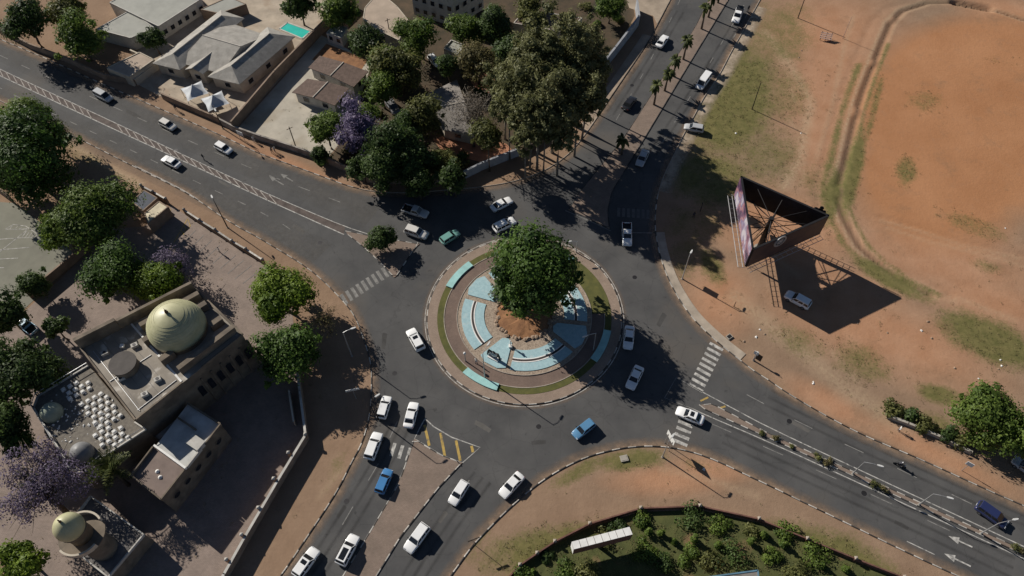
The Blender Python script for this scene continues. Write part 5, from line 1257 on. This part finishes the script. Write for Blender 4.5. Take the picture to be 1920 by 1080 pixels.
# ---------------------------------------------------------------- walls and fences
def wall(px, h, label, m, t=.24, pil=0, piln=None, capm=None, name='boundary_wall', cap=True, cat='wall', z=0):
    p = GP(px); c = p[0]; root = thing(name, label, cat, (c.x, c.y, 0))
    for a, b in zip(p, p[1:]):
        d = b - a; n = max(1, round(d.length / 6)) 
        MB().box((*((a + b) / 2).xy, -.05), (d.length + t * .5, t, h + .05), math.atan2(d.y, d.x)).build('wall_panel', m, root)
        if cap: MB().box((*((a + b) / 2).xy, h), (d.length + t * .5, t + .1, .07), math.atan2(d.y, d.x)).build('coping', capm or m, root)
    if pil:
        q = piln and GP(piln) or resample(p, pil)
        d0 = p[-1] - p[0]
        for a in q:
            o = MB().box((a.x, a.y, -.05), (.38, .38, h + .4), math.atan2(d0.y, d0.x)).build('pillar', m, root)
            MB().loft([[(a.x + k * .25, a.y + j * .25, h + .34) for k, j in ((-1, -1), (1, -1), (1, 1), (-1, 1))], [(a.x + k * .08, a.y + j * .08, h + .58) for k, j in ((-1, -1), (1, -1), (1, 1), (-1, 1))]]).build('pillar_cap', capm or WPAINT, o)
    return root
PIL = [(350, 402), (379, 421), (408, 439), (439, 460), (465, 475), (496, 495)]
wall(PIL, 1.3, 'low yard wall with white capped pillars along the main road', WALLB, .22, 1, PIL, KW, 'pillared_wall')
wall([(270, 357), (295, 370), (316, 382)], 1.4, 'short yard wall with pillar pair beside the gatehouse', WALLB, .22, 1, [(270, 357), (292, 369), (316, 382)], KW, 'pillared_wall')
E_W = [(560, 690), (567, 742), (578, 824), (526, 910), (467, 1012), (428, 1082), (405, 1120)]
wall(E_W, 1.9, 'tall yard wall with pillars bending along the lower left road', WALLB, .28, 1, [(578, 824), (547, 858), (520, 906), (492, 960), (461, 1010), (433, 1056)], WALLW, 'pillared_wall')
wall([(546, 740), (555, 798)], 1.6, 'short inner screen wall inside the bend of the yard wall', WALLC, .18)
wall([(60, 560), (142, 492), (205, 432)], 2.0, 'dark wall dividing the striped car park from the paved yard', WALLB, .25)
wall([(28, 381), (-20, 345), (-60, 330)], 2.2, 'dark boundary wall behind the striped car park', WALLB, .25)
wall([(307, 186), (413, 231)], 1.7, 'brown front wall below the white shade tents', WALLB, .25)
wall([(417, 234), (442, 247), (493, 265), (550, 283), (610, 304)], 1.6, 'long weathered front wall of the pale driveway', mat('weathered_wall', (.3, .27, .24), .9, .25, .6), .25)
wall([(614, 306), (690, 342), (800, 346), (865, 337)], 1.8, 'dark corner garden wall under the trees', WALLB, .25)
wall([(865, 338), (905, 318), (972, 292)], 2.1, 'blue grey corner wall facing the roundabout shade', WALLG, .3)
wall([(1085, 190), (1118, 148), (1152, 106), (1196, 48), (1192, 18)], 2.6, 'long high blue grey wall beside the side road', WALLG, .35)
wall([(972, 292), (1020, 262), (1085, 190)], 1.2, 'low wall at the foot of the eucalyptus trees', WALLB, .25)
wall([(440, 245), (520, 150), (603, 64), (660, 10)], 2.6, 'dark wall between gabled house and pale driveway', WALLB, .25)
wall([(258, 160), (300, 128), (250, 105)], 1.7, 'side wall of the gabled house forecourt', WALLC, .22)
wall([(1663, 783), (1700, 797), (1760, 822), (1818, 851)], .8, 'low pale concrete wall edging the dark hedge', CONC, .3, name='low_wall')
LW = [(930, 1110), (975, 1062), (1007, 1040), (1040, 1018), (1105, 985), (1200, 956), (1310, 952), (1420, 976), (1510, 1013), (1600, 1050), (1690, 1085), (1780, 1120)]
wall(LW, .9, 'red brown wall with pale posts around the rough grass plot', WALLR, .2, 1, [(975, 1062), (1007, 1040), (1040, 1018), (1105, 985), (1200, 956), (1310, 952), (1420, 976), (1510, 1013), (1600, 1050), (1690, 1085)], KC, 'pillared_wall', cap=False)
# big boundary in shade to the north of the long hall
wall([(0, 60), (60, 92), (130, 118), (200, 150), (258, 160)], 1.6, 'dark wall along the main road under the trees', WALLB, .25)

# ---------------------------------------------------------------- triangular billboard
ZB0, ZB1 = 5.4, 10.4
bA = G(1390, 331, ZB1); bB = G(1554, 404, ZB1); bC = G(1412, 467, ZB1)
bA, bB, bC = (v.xy.to_3d() for v in (bA, bB, bC)); bo = (bA + bB + bC) / 3
bill = thing('triangular_billboard', 'three sided black billboard on a steel column with catwalks', 'billboard', (bo.x, bo.y, 0))
def poster():
    m = bpy.data.materials.new('poster_print'); m.use_nodes = True; n = m.node_tree.nodes; l = m.node_tree.links; b = n['Principled BSDF']; b.inputs['Roughness'].default_value = .35
    tc = n.new('ShaderNodeTexCoord'); v = n.new('ShaderNodeTexNoise'); v.inputs['Scale'].default_value = .33; v.inputs['Detail'].default_value = 2; l.new(tc.outputs['Object'], v.inputs['Vector'])
    r = n.new('ShaderNodeValToRGB'); e = r.color_ramp.elements; r.color_ramp.interpolation = 'EASE'
    e[0].position = .36; e[0].color = (.05, .03, .06, 1); e[1].position = .66; e[1].color = (.46, .42, .46, 1)
    for p_, c_ in ((.44, (.16, .08, .13)), (.5, (.33, .17, .18)), (.56, (.2, .16, .26))): k = e.new(p_); k.color = (*c_, 1)
    l.new(v.outputs['Fac'], r.inputs['Fac']); l.new(r.outputs['Color'], b.inputs['Base Color']); return m
POST = poster(); POSTD = mat('dark_poster', (.1, .06, .05), .5, scale=.5, col2=(.05, .035, .04))
PANB = mat('panel_back', (.02, .018, .022), .7, .2, 1)
for a, b, m_, nm in ((bA, bB, POSTD, 'back panel'), (bB, bC, POSTD, 'front panel'), (bC, bA, POST, 'side panel with pink and white print')):
    d = b - a; L = d.length; rz = math.atan2(d.y, d.x); mid = (a + b) / 2; n = Vector((-d.y, d.x, 0)).normalized()
    if n.dot(mid - bo) < 0: n = -n
    pn = MB().box((mid.x, mid.y, ZB0), (L, .28, ZB1 - ZB0), rz).build('panel', PANB, bill); pn['label'] = 'billboard ' + nm
    f = mid + n * .16; MB().box((f.x, f.y, ZB0 + .12), (L - .25, .05, ZB1 - ZB0 - .24), rz).build('poster', m_, pn)
    for zz in (ZB0 - .06, ZB1 - .06): MB().box((mid.x, mid.y, zz), (L + .1, .36, .1), rz).build('trim', DKMET, pn)
    e = d.normalized(); cw = mid + n * .85
    ct = MB()
    for off in (.45, 1.25): ct.tube([a + n * off + Vector((0, 0, ZB0 - .35)), b + n * off + Vector((0, 0, ZB0 - .35))], .06, 5)
    for k in range(int(L / 1.1) + 1):
        p = a + e * min(L, k * 1.1) + Vector((0, 0, ZB0 - .35)); ct.tube([p + n * .0, p + n * 1.25], .04, 4)
    ct.build('catwalk', GALV, bill)
    for k in (.2, .5, .8):
        p = a.lerp(b, k); MB().tube([(bo.x, bo.y, 6.3), (p.x, p.y, ZB0 + .4)], .09, 5).build('truss', DKMET, bill); MB().tube([(bo.x, bo.y, 8.6), (p.x, p.y, ZB1 - .9)], .07, 5).build('truss', DKMET, bill)
        MB().tube([(p.x, p.y, ZB0 + .4), (bo.x, bo.y, 8.6)], .05, 5).build('truss', DKMET, bill)
MB().cyl((bo.x, bo.y), .5, -.1, 9.0, 16, .42).build('column', DKMET, bill)
MB().cyl((bo.x, bo.y), .95, 0, .25, 16).build('base_plate', CONC, bill)
# ring emblem on the front panel's top, cut-out behind the back panel
def ring_sign(c, n, r0, r1, m, nm, par):
    n = n.normalized(); u = Vector((-n.y, n.x, 0)); w = Vector((0, 0, 1)); t = np.linspace(0, 2 * PI, 28, endpoint=False)
    f = lambda r, o: [c + (u * math.cos(a) + w * math.sin(a)) * r + n * o for a in t]
    mb = MB(); mb.loft([f(r0, 0), f(r1, 0), f(r1, .12), f(r0, .12), f(r0, 0)], False); return mb.build(nm, m, par)
pm = bC.lerp(bB, .36); dBC = (bB - bC); nBC = Vector((dBC.y, -dBC.x, 0)).normalized()
if nBC.dot(pm - bo) < 0: nBC = -nBC
em = ring_sign(pm + nBC * .22 + Vector((0, 0, ZB1 - 1.0)), nBC, .95, 1.3, GALV, 'ring_emblem', bill)
ring_sign(pm + nBC * .22 + Vector((0, 0, ZB1 - 1.0)), nBC, .25, .62, GALV, 'inner_ring', em)
for k in range(3):
    a = k * PI / 3; u = dBC.normalized(); cc_ = pm + nBC * .3 + Vector((0, 0, ZB1 - 1.0)); v_ = u * math.cos(a) + Vector((0, 0, math.sin(a))); MB().tube([cc_ - v_ * 1.0, cc_ + v_ * 1.0], .05, 4).build('spoke', GALV, em)
pb = bA.lerp(bB, .9); dAB = (bB - bA).normalized(); nAB = Vector((-dAB.y, dAB.x, 0))
if nAB.dot(pb - bo) < 0: nAB = -nAB
cut = MB(); z_ = ZB1 - .3
for cx, cz, rr_ in ((0, 0, .62), (.05, .85, .36), (-.75, .1, .36), (.7, .2, .3)):
    q_ = pb + nAB * .4 + dAB * cx + Vector((0, 0, z_ + cz)); t = np.linspace(0, 2 * PI, 14, endpoint=False)
    f = lambda o: [q_ + (dAB * math.cos(a) + Vector((0, 0, math.sin(a)))) * rr_ + nAB * (o + cx * .004) for a in t]
    cut.frustum(f(0), f(.1))
cut.build('cut_out', SIGNK, bill)
MB().tube([(bA + Vector((0, 0, ZB0 - .3))), (bA + Vector((-.6, .3, ZB0 - .3)))], .05, 5).build('bracket', GALV, bill)

# ---------------------------------------------------------------- second hoarding in the lower plot
hb = [G(1072, 1016, 4.6), G(1076, 1030, 4.6), G(1186, 1002, 4.6), G(1180, 988, 4.6)]
hc_ = sum(hb, Vector()) / 4; hoard = thing('box_hoarding', 'long white topped advertising box on a steel post', 'billboard', (hc_.x, hc_.y, 0))
MB().prism(hb, 2.0, 4.55, True).build('panel_box', WALLR, hoard)
for k in range(8):
    q = Q(hb); c4 = q.c4(0, 1, k / 8 + .004, (k + 1) / 8 - .004); MB().prism([p_.lerp(hc_.xy.to_3d(), -.01) for p_ in c4], 4.54, 4.66).build('top_sheet', WPAINT, hoard)
q = Q(hb); e0, e1 = q(0, 0), q(1, 0); u_ = (q(0, 1) - q(0, 0)).normalized()
MB().add([(*(e0 - u_ * .03).xy, 2.1), (*(e1 - u_ * .03).xy, 2.1), (*(e1 - u_ * .03).xy, 4.5), (*(e0 - u_ * .03).xy, 4.5)], [[0, 1, 2, 3]]).build('end_panel', SIGNW, hoard)
MB().cyl(hc_, .3, -.1, 2.2, 12).build('post', DKMET, hoard)

# ---------------------------------------------------------------- lamps, poles, signs
def topx(base, pxt): return hpx(base, pxt)
def lamp(px, py, h, az, label, arm=1.6, heads=1, r=.09, m=GALV, z=0, banner=None, head='cobra', group='street lamps'):
    b = G(px, py); root = thing('street_lamp', label, 'lamp', (b.x, b.y, z), az, group)
    MB().tube([(0, 0, -.1), (0, 0, h * .5), (0, 0, h)], [r * 1.4, r, r * .7], 8).build('pole', m, root, False, True)
    MB().cyl((0, 0), .2, -.02, .12, 8).build('base', CONC, root, False, True)
    for k in range(heads):
        s_ = 1 if k == 0 else -1
        if head == 'cobra':
            MB().tube([(0, 0, h - .05), (s_ * arm * .5, 0, h + .22), (s_ * arm, 0, h + .3)], [r * .6, r * .5, r * .45], 6).build('arm', m, root, False, True)
            MB().loft([[(s_ * (arm + x), y * w, h + .3 + zz) for y, zz in ((-.16, -.05), (.16, -.05), (.12, .09), (-.12, .09))] for x, w in ((-.1, .5), (.15, 1.1), (.6, 1.0), (.8, .5))]).build('lamp_head', LAMPG, root, False, True)
        else: MB().lathe((0, 0, h), [(.06, 0), (.2, .1), (.26, .3), (.2, .5), (.03, .58)], 10).build('lamp_globe', LAMPG, root, True, True)
    if banner: MB().box((.55, 0, h * .36), (1.0, .06, 1.7)).build('banner', SIGNK if banner == 'k' else SIGNW, root, False, True)
    return root
lamp(427, 427, 7.6, R(120), 'dark leaning street lamp outside the pillared yard wall', m=DKMET, arm=.8)
lamp(660, 668, 8.0, R(20), 'street lamp with bright head beside the lower left kerb', arm=1.4)
lamp(909, 709, 8.5, R(60), 'tall street lamp on the blue plinth of the roundabout island', arm=1.5)
lamp(873, 678, 2.6, 0, 'short globe lamp on the brown island paving', head='globe')
lamp(1112, 658, 6.0, R(200), 'street lamp in shadow on the right of the island', arm=1.6)
lamp(1080, 474, 3.4, R(185), 'street lamp on the island rim behind the big tree', arm=1.1)
lamp(1279, 523, 7.0, R(60), 'lamp column with dark banner on the dry grass', arm=.5, banner='k')
lamp(1598, 889, 5.0, R(-20), 'grey median lamp nearest the billboard side', arm=1.8, z=.12)
lamp(1722, 947, 5.0, R(-20), 'grey median lamp in the middle of the long median', arm=1.8, z=.12)
lamp(1838, 1001, 5.2, R(10), 'grey median lamp beside the navy people carrier', arm=2.0, z=.12)
lamp(418, 241, 6.5, R(-60), 'thin street lamp below the shade tent wall', m=DKMET)
lamp(1413, 676, 2.3, R(-40), 'short sign lamp with bright panel near the crossing kerb', head='globe', banner='k')
lamp(1242, 857, 6.5, R(50), 'lamp column behind the black direction sign', arm=.6, m=GALV)
lamp(710, 788, 7.5, R(35), 'thin street lamp beside the waiting white hatchback', arm=.8, m=DKMET)
def upole(px, py, h, label, m=WOODP, r=.11, cross=True):
    b = G(px, py); root = thing('utility_pole', label, 'pole', (b.x, b.y, 0))
    MB().tube([(0, 0, -.1), (0, 0, h)], [r * 1.2, r * .8], 8).build('pole', m, root, False, True)
    if cross: MB().box((0, 0, h - .5), (1.3, .1, .1), .6).build('crossarm', m, root, False, True)
    return root
upole(1410, 205, 7.4, 'tall dark pole on the olive grass beside the palm road', DKMET, .09, False)
upole(1496, 34, 7.0, 'tall dark pole near the top of the red field verge', DKMET, .1, False)
upole(1580, 72, 6.0, 'thin pale pole beside the timber bench', WOOD, .05, False)
upole(556, 279, 6.2, 'wooden pole behind the weathered front wall')
upole(733, 76, 6.0, 'wooden pole before the beige roof')
upole(1376, 575, 1.6, 'short dark stake on the dirt near the footpath', DKMET, .06, False)
upole(1313, 396, 2.6, 'short dark post under the verge tree shade', DKMET, .08, False)
def sign(px, py, h, w, hh, az, label, m=SIGNW, legs=2, text=None, border=None, tilt=0, name='road_sign'):
    b = G(px, py); root = thing(name, label, 'sign', (b.x, b.y, 0), az)
    for k in range(legs):
        x = 0 if legs == 1 else (-w * .35 if k == 0 else w * .35)
        MB().tube([(x, 0, -.1), (x, 0, h + hh * .5)], .05, 6).build('post', GALV, root, False, True)
    MB().box((0, -.07, h), (w, .06, hh)).build('panel', m, root, False, True)
    if border: MB().box((0, -.06, h - .08), (w + .16, .05, hh + .16)).build('border', border, root, False, True)
    if text: 
        for k in range(text): MB().box((-w * .36 + k * w * .72 / (text - 1), -.11, h + hh * .3), (w * .05, .012, hh * .4)).build('lettering', SIGNK, root, False, True)
    return root
sign(668, 748, 3.2, 2.2, .55, R(12), 'white street name board in the shade by the kerb', legs=1, text=8)
sign(1250, 838, 3.0, 2.0, 1.3, R(110), 'black direction sign with white border at the crossing', SIGNK, 2, None, SIGNW)
sign(1803, 882, 2.2, 1.0, 1.0, R(-38), 'bright white square sign beside the right hand kerb', SIGNW, 1)
sign(1411, 676, 2.2, .8, .9, R(-38), 'small bright sign on the dirt near the right crossing', SIGNW, 1)
sign(1397, 494, 2.0, .5, 2.4, R(10), 'narrow white upright board beside the billboard corner', SIGNW, 1)
sign(455, 262, 1.4, 1.6, 1.0, R(-28), 'tilted pale notice board at the front wall', SIGNW, 2)
sign(890, 1022, 3.0, 1.8, .3, R(20), 'thin dark sign bar at the lower kerb corner', SIGNK, 1)

# white timber bench and small things on the field verge
b = G(1547, 74); bench = thing('timber_bench', 'pinkish timber slatted stand on the red dirt verge', 'bench', (b.x, b.y, 0), R(-20))
for k in range(4): MB().box((0, -.55 + k * .36, .62 + k * .22), (2.6, .28, .06)).build('slat', WOOD, bench, False, True)
for x in (-1.1, 0, 1.1):
    MB().tube([(x, .6, -.05), (x, .6, 1.5)], .07, 5).build('leg', DKMET, bench, False, True); MB().tube([(x, -.6, -.05), (x, -.6, .62)], .07, 5).build('leg', DKMET, bench, False, True)
bx = G(1367, 632); bxr = thing('manhole_box', 'small square concrete inspection box on the dry verge', 'box', (bx.x, bx.y, 0), .6)
MB().box((0, 0, -.05), (1.0, .8, .3)).build('frame', CONC, bxr, False, True); MB().box((0, 0, .24), (.75, .55, .05)).build('lid', DKMET, bxr, False, True)
bx = G(1170, 860); bxr = thing('manhole_box', 'square concrete inspection box in the grassy corner', 'box', (bx.x, bx.y, 0), .2)
MB().box((0, 0, -.05), (1.2, 1.0, .3)).build('frame', CONC, bxr, False, True); MB().box((0, 0, .24), (.9, .7, .05)).build('lid', CONC, bxr, False, True)
rs = random.Random(9); lit = MB().loft([[(-.2, -.15, 0), (.2, -.12, 0), (.18, .15, 0), (-.15, .18, 0)], [(-.1, -.08, .12), (.12, -.06, .1), (.1, .08, .14), (-.08, .1, .1)]])
lm_ = lit.mesh('litter', WPAINT); lm2 = lit.mesh('litter', ROCK)
for x, y, k in [(1425, 618, 0), (1418, 632, 0), (1434, 627, 1), (1525, 716, 0), (1525, 719, 0), (1876, 675, 0), (1878, 686, 0), (1872, 692, 1), (1608, 607, 1), (1740, 603, 1), (1747, 634, 1), (1728, 620, 0), (1664, 624, 1), (1790, 690, 1), (1835, 710, 0), (1502, 250, 0), (1380, 250, 0), (1320, 880, 0), (1500, 70, 1), (1503, 95, 1), (1498, 108, 1), (1885, 428, 0), (1370, 590, 1), (1395, 640, 1)]:
    p = G(x, y); o = link('litter_piece', lm2 if k else lm_, None, (p.x, p.y, 0), rs.uniform(0, 6)); s_ = rs.uniform(.7, 1.3); o.scale = (s_,) * 3
    tag(o, 'dark stone lying on the open red dirt' if k else 'scrap of pale litter lying on the open red dirt', 'stone' if k else 'litter', 'stones on the dirt' if k else 'litter on the dirt')

# ---------------------------------------------------------------- island statues
p = G(957, 650, .3); st = thing('white_statue', 'white standing figure statue at the tip of the blue shield', 'statue', (p.x, p.y, .2))
MB().box((0, 0, 0), (.6, .6, .5)).build('plinth', WPAINT, st, False, True)
p2 = G(926, 672); em_ = thing('shield_emblem', 'dark and white crest sculpture standing on the blue shield', 'sculpture', (p2.x, p2.y, .3), R(-30))
MB().prism([Vector((x, y, 0)) for x, y in ((-1.0, -.5), (1.0, -.5), (1.0, .5), (-1.0, .5))], 0, .25).build('plinth', WPAINT, em_, False, True)
shp = [(-.95, 2.0), (-1.0, 1.3), (-.7, .7), (0, .3), (.7, .7), (1.0, 1.3), (.95, 2.0), (.3, 1.85), (0, 2.1), (-.3, 1.85)]
def plate(pts, y0, y1, nm, m, s=1.0):
    a = [(x * s, y0, 1.2 + (z - 1.2) * s) for x, z in pts]; b2 = [(x * s, y1, 1.2 + (z - 1.2) * s) for x, z in pts]; MB().frustum(a, b2).build(nm, m, em_, False, True)
plate(shp, -.12, .12, 'crest', SIGNK); plate(shp, -.16, .16, 'crest_field', WPAINT, .72); plate([(-.45, 1.5), (.45, 1.5), (.45, 1.1), (-.45, 1.1)], -.2, .2, 'crest_bar', BLUE)
for s_ in (-1, 1): MB().tube([(s_ * 1.2, 0, .2), (s_ * 1.05, 0, 1.2), (s_ * .85, 0, 2.1)], [.16, .2, .1], 7).build('supporter', SIGNK, em_, True, True)

# ---------------------------------------------------------------- people
def figure(name, pose, shirt, trousers, skin=(.16, .09, .055), hair=(.012, .01, .009)):
    """continuous skinned body; pose gives the joints that differ from a walking stand"""
    J = dict(pelvis=(0, 0, .95), belly=(0, 0, 1.1), chest=(0, 0, 1.34), neck=(0, 0, 1.5), head=(.02, 0, 1.63), crown=(.01, 0, 1.74),
             hl=(0, .1, .92), kl=(.12, .11, .5), al=(.02, .11, .09), tl=(.2, .12, .04), hr=(0, -.1, .92), kr=(-.02, -.11, .5), ar=(-.2, -.11, .1), tr=(-.04, -.12, .04),
             sl=(0, .19, 1.42), el=(-.08, .25, 1.15), wl=(.06, .27, .92), fl=(.09, .26, .8), sr=(0, -.19, 1.42), er=(.05, -.25, 1.15), wr=(.2, -.26, .95), fr=(.25, -.25, .84))
    J.update(pose)
    rad = dict(pelvis=.15, belly=.145, chest=.17, neck=.06, head=.105, crown=.075, hl=.1, kl=.065, al=.045, tl=.04, sl=.075, el=.048, wl=.034, fl=.035)
    E = [('pelvis', 'belly'), ('belly', 'chest'), ('chest', 'neck'), ('neck', 'head'), ('head', 'crown')]
    for s_ in 'lr': E += [('pelvis', 'h' + s_), ('h' + s_, 'k' + s_), ('k' + s_, 'a' + s_), ('a' + s_, 't' + s_), ('chest', 's' + s_), ('s' + s_, 'e' + s_), ('e' + s_, 'w' + s_), ('w' + s_, 'f' + s_)]
    names = list(J); me = bpy.data.meshes.new(name); me.from_pydata([J[k] for k in names], [(names.index(a), names.index(b)) for a, b in E], [])
    o = bpy.data.objects.new(name, me); C.objects.link(o)
    o.modifiers.new('skin', 'SKIN'); sub = o.modifiers.new('sub', 'SUBSURF'); sub.levels = 1; sub.render_levels = 1
    for i, k in enumerate(names):
        r_ = rad.get(k, rad.get(k[:-1] + 'l', .05)); me.skin_vertices[0].data[i].radius = (r_, r_ * (.75 if k in ('chest', 'belly', 'pelvis') else 1)); me.skin_vertices[0].data[i].use_root = k == 'pelvis'
    dg = bpy.context.evaluated_depsgraph_get(); m2 = bpy.data.meshes.new_from_object(o.evaluated_get(dg)); bpy.data.objects.remove(o)
    m2.name = name; m2.materials.clear()
    for nm, c_ in (('shirt', shirt), ('trousers', trousers), ('skin', skin), ('hair', hair)): m2.materials.append(mat(name + '_' + nm, c_, .85, .08, 6))
    zh = J['head'][2]; hd = Vector(J['head'])
    for f in m2.polygons:
        c_ = f.center; k = 0
        if c_.z < J['pelvis'][2] + .03 and (Vector(J['wl']) - c_).length > .2 and (Vector(J['wr']) - c_).length > .2: k = 1
        if c_.z > J['neck'][2] + .01: k = 3 if (c_.z > zh + .03 or c_.x < hd.x - .03) else 2
        if min((Vector(J['f' + s_]) - c_).length for s_ in 'lr') < .13: k = 2
        f.material_index = k; f.use_smooth = True
    return m2
walkA = figure('walker_a', {}, (.05, .05, .06), (.03, .03, .045))
walkB = figure('walker_b', dict(kl=(-.02, .11, .5), al=(-.18, .11, .1), tl=(-.02, .12, .04), kr=(.12, -.11, .5), ar=(.02, -.11, .09), tr=(.2, -.12, .04), wl=(.18, .27, .95), wr=(.0, -.27, .93)), (.6, .58, .55), (.08, .08, .1))
walkC = figure('walker_c', {}, (.7, .68, .66), (.62, .6, .58))
for (x, y, me, az, lab, z_) in [(511, 287, walkA, 150, 'person in dark clothes walking on the front pavement', 0), (516, 285, walkB, 150, 'person in a pale shirt walking beside the one in dark clothes', 0), (477, 266, walkC, -30, 'person in white standing at the weathered front wall', 0),
                            (331, 207, walkA, 140, 'person in dark clothes walking below the brown front wall', 0), (383, 300, walkA, 60, 'person in dark clothes crossing the main road', ZA), (413, 474, walkB, 200, 'person in a pale shirt standing in the paved yard', .02),
                            (1684, 808, walkB, 150, 'person walking on the dirt beside the low hedge wall', 0), (893, 682, walkB, 40, 'person standing on the brown island paving', .17), (1402, 22, walkA, 90, 'person in dark clothes waiting at the palm road kerb', 0), (1300, 408, walkA, 90, 'person in dark clothes in the verge tree shade', 0)]:
    p = G(x, y); o = link('person', me, None, (p.x, p.y, z_), R(az)); tag(o, lab, 'person', None)
sf = link('figure', figure('statue_figure', dict(kl=(.01, .1, .5), al=(0, .1, .1), kr=(.01, -.1, .5), ar=(0, -.1, .1), wl=(.1, .3, 1.3), el=(.02, .32, 1.1), fl=(.15, .28, 1.42)), (.66, .66, .64), (.66, .66, .64), (.66, .66, .64), (.66, .66, .64)), st, (0, 0, .5)); 
# motorcycle and rider
p = G(1685, 874); az = math.atan2(-(G(1700, 880) - G(1660, 862)).y * -1, (G(1700, 880) - G(1660, 862)).x)
bike = thing('motorcycle', 'black motorcycle ridden along the far carriageway', 'motorcycle', (p.x, p.y, ZA), az)
for x in (-.68, .7):
    w = MB().loft([[(x + r_ * math.cos(t), y, .31 + r_ * math.sin(t)) for t in np.linspace(0, 2 * PI, 18, endpoint=False)] for r_, y in ((.2, -.05), (.31, -.045), (.31, .045), (.2, .05))]).build('wheel', RUBBER, bike, False, True)
MB().tube([(-.68, 0, .31), (-.3, 0, .6), (.3, 0, .75), (.55, 0, .95)], .05, 6).build('frame', DKMET, bike, False, True)
MB().tube([(.7, 0, .31), (.52, 0, 1.0)], .045, 6).build('fork', GALV, bike, False, True); MB().tube([(.45, -.35, 1.02), (.5, 0, 1.0), (.45, .35, 1.02)], .025, 5).build('handlebar', DKMET, bike, False, True)
MB().loft([[(x, -w_, z_), (x, w_, z_), (x, w_ * .7, z_ + .2), (x, -w_ * .7, z_ + .2)] for x, w_, z_ in ((-.75, .1, .72), (-.3, .14, .7), (.05, .16, .72), (.4, .1, .78))]).build('tank_and_seat', BLACK, bike, True, True)
MB().box((-.05, 0, .3), (.5, .26, .36)).build('engine', DKMET, bike, False, True); MB().lathe((.62, 0, .85), [(.03, 0), (.1, .05), (.1, .14), (.03, .18)], 8).build('headlight', HEADL, bike, False, True)
rid = figure('rider_body', dict(pelvis=(-.25, 0, .98), belly=(-.18, 0, 1.12), chest=(-.06, 0, 1.34), neck=(.02, 0, 1.48), head=(.06, 0, 1.6), crown=(.05, 0, 1.71), hl=(-.22, .12, .95), kl=(.18, .2, .78), al=(-.02, .2, .35), tl=(.12, .2, .3), hr=(-.22, -.12, .95), kr=(.18, -.2, .78), ar=(-.02, -.2, .35), tr=(.12, -.2, .3),
             sl=(-.04, .2, 1.4), el=(.16, .3, 1.2), wl=(.4, .32, 1.08), fl=(.46, .31, 1.04), sr=(-.04, -.2, 1.4), er=(.16, -.3, 1.2), wr=(.4, -.32, 1.08), fr=(.46, -.31, 1.04)), (.04, .04, .05), (.03, .03, .04), hair=(.6, .6, .6))
o = link('person', rid, None, (p.x, p.y, ZA), az); tag(o, 'rider in black with a pale helmet on the motorcycle', 'person')
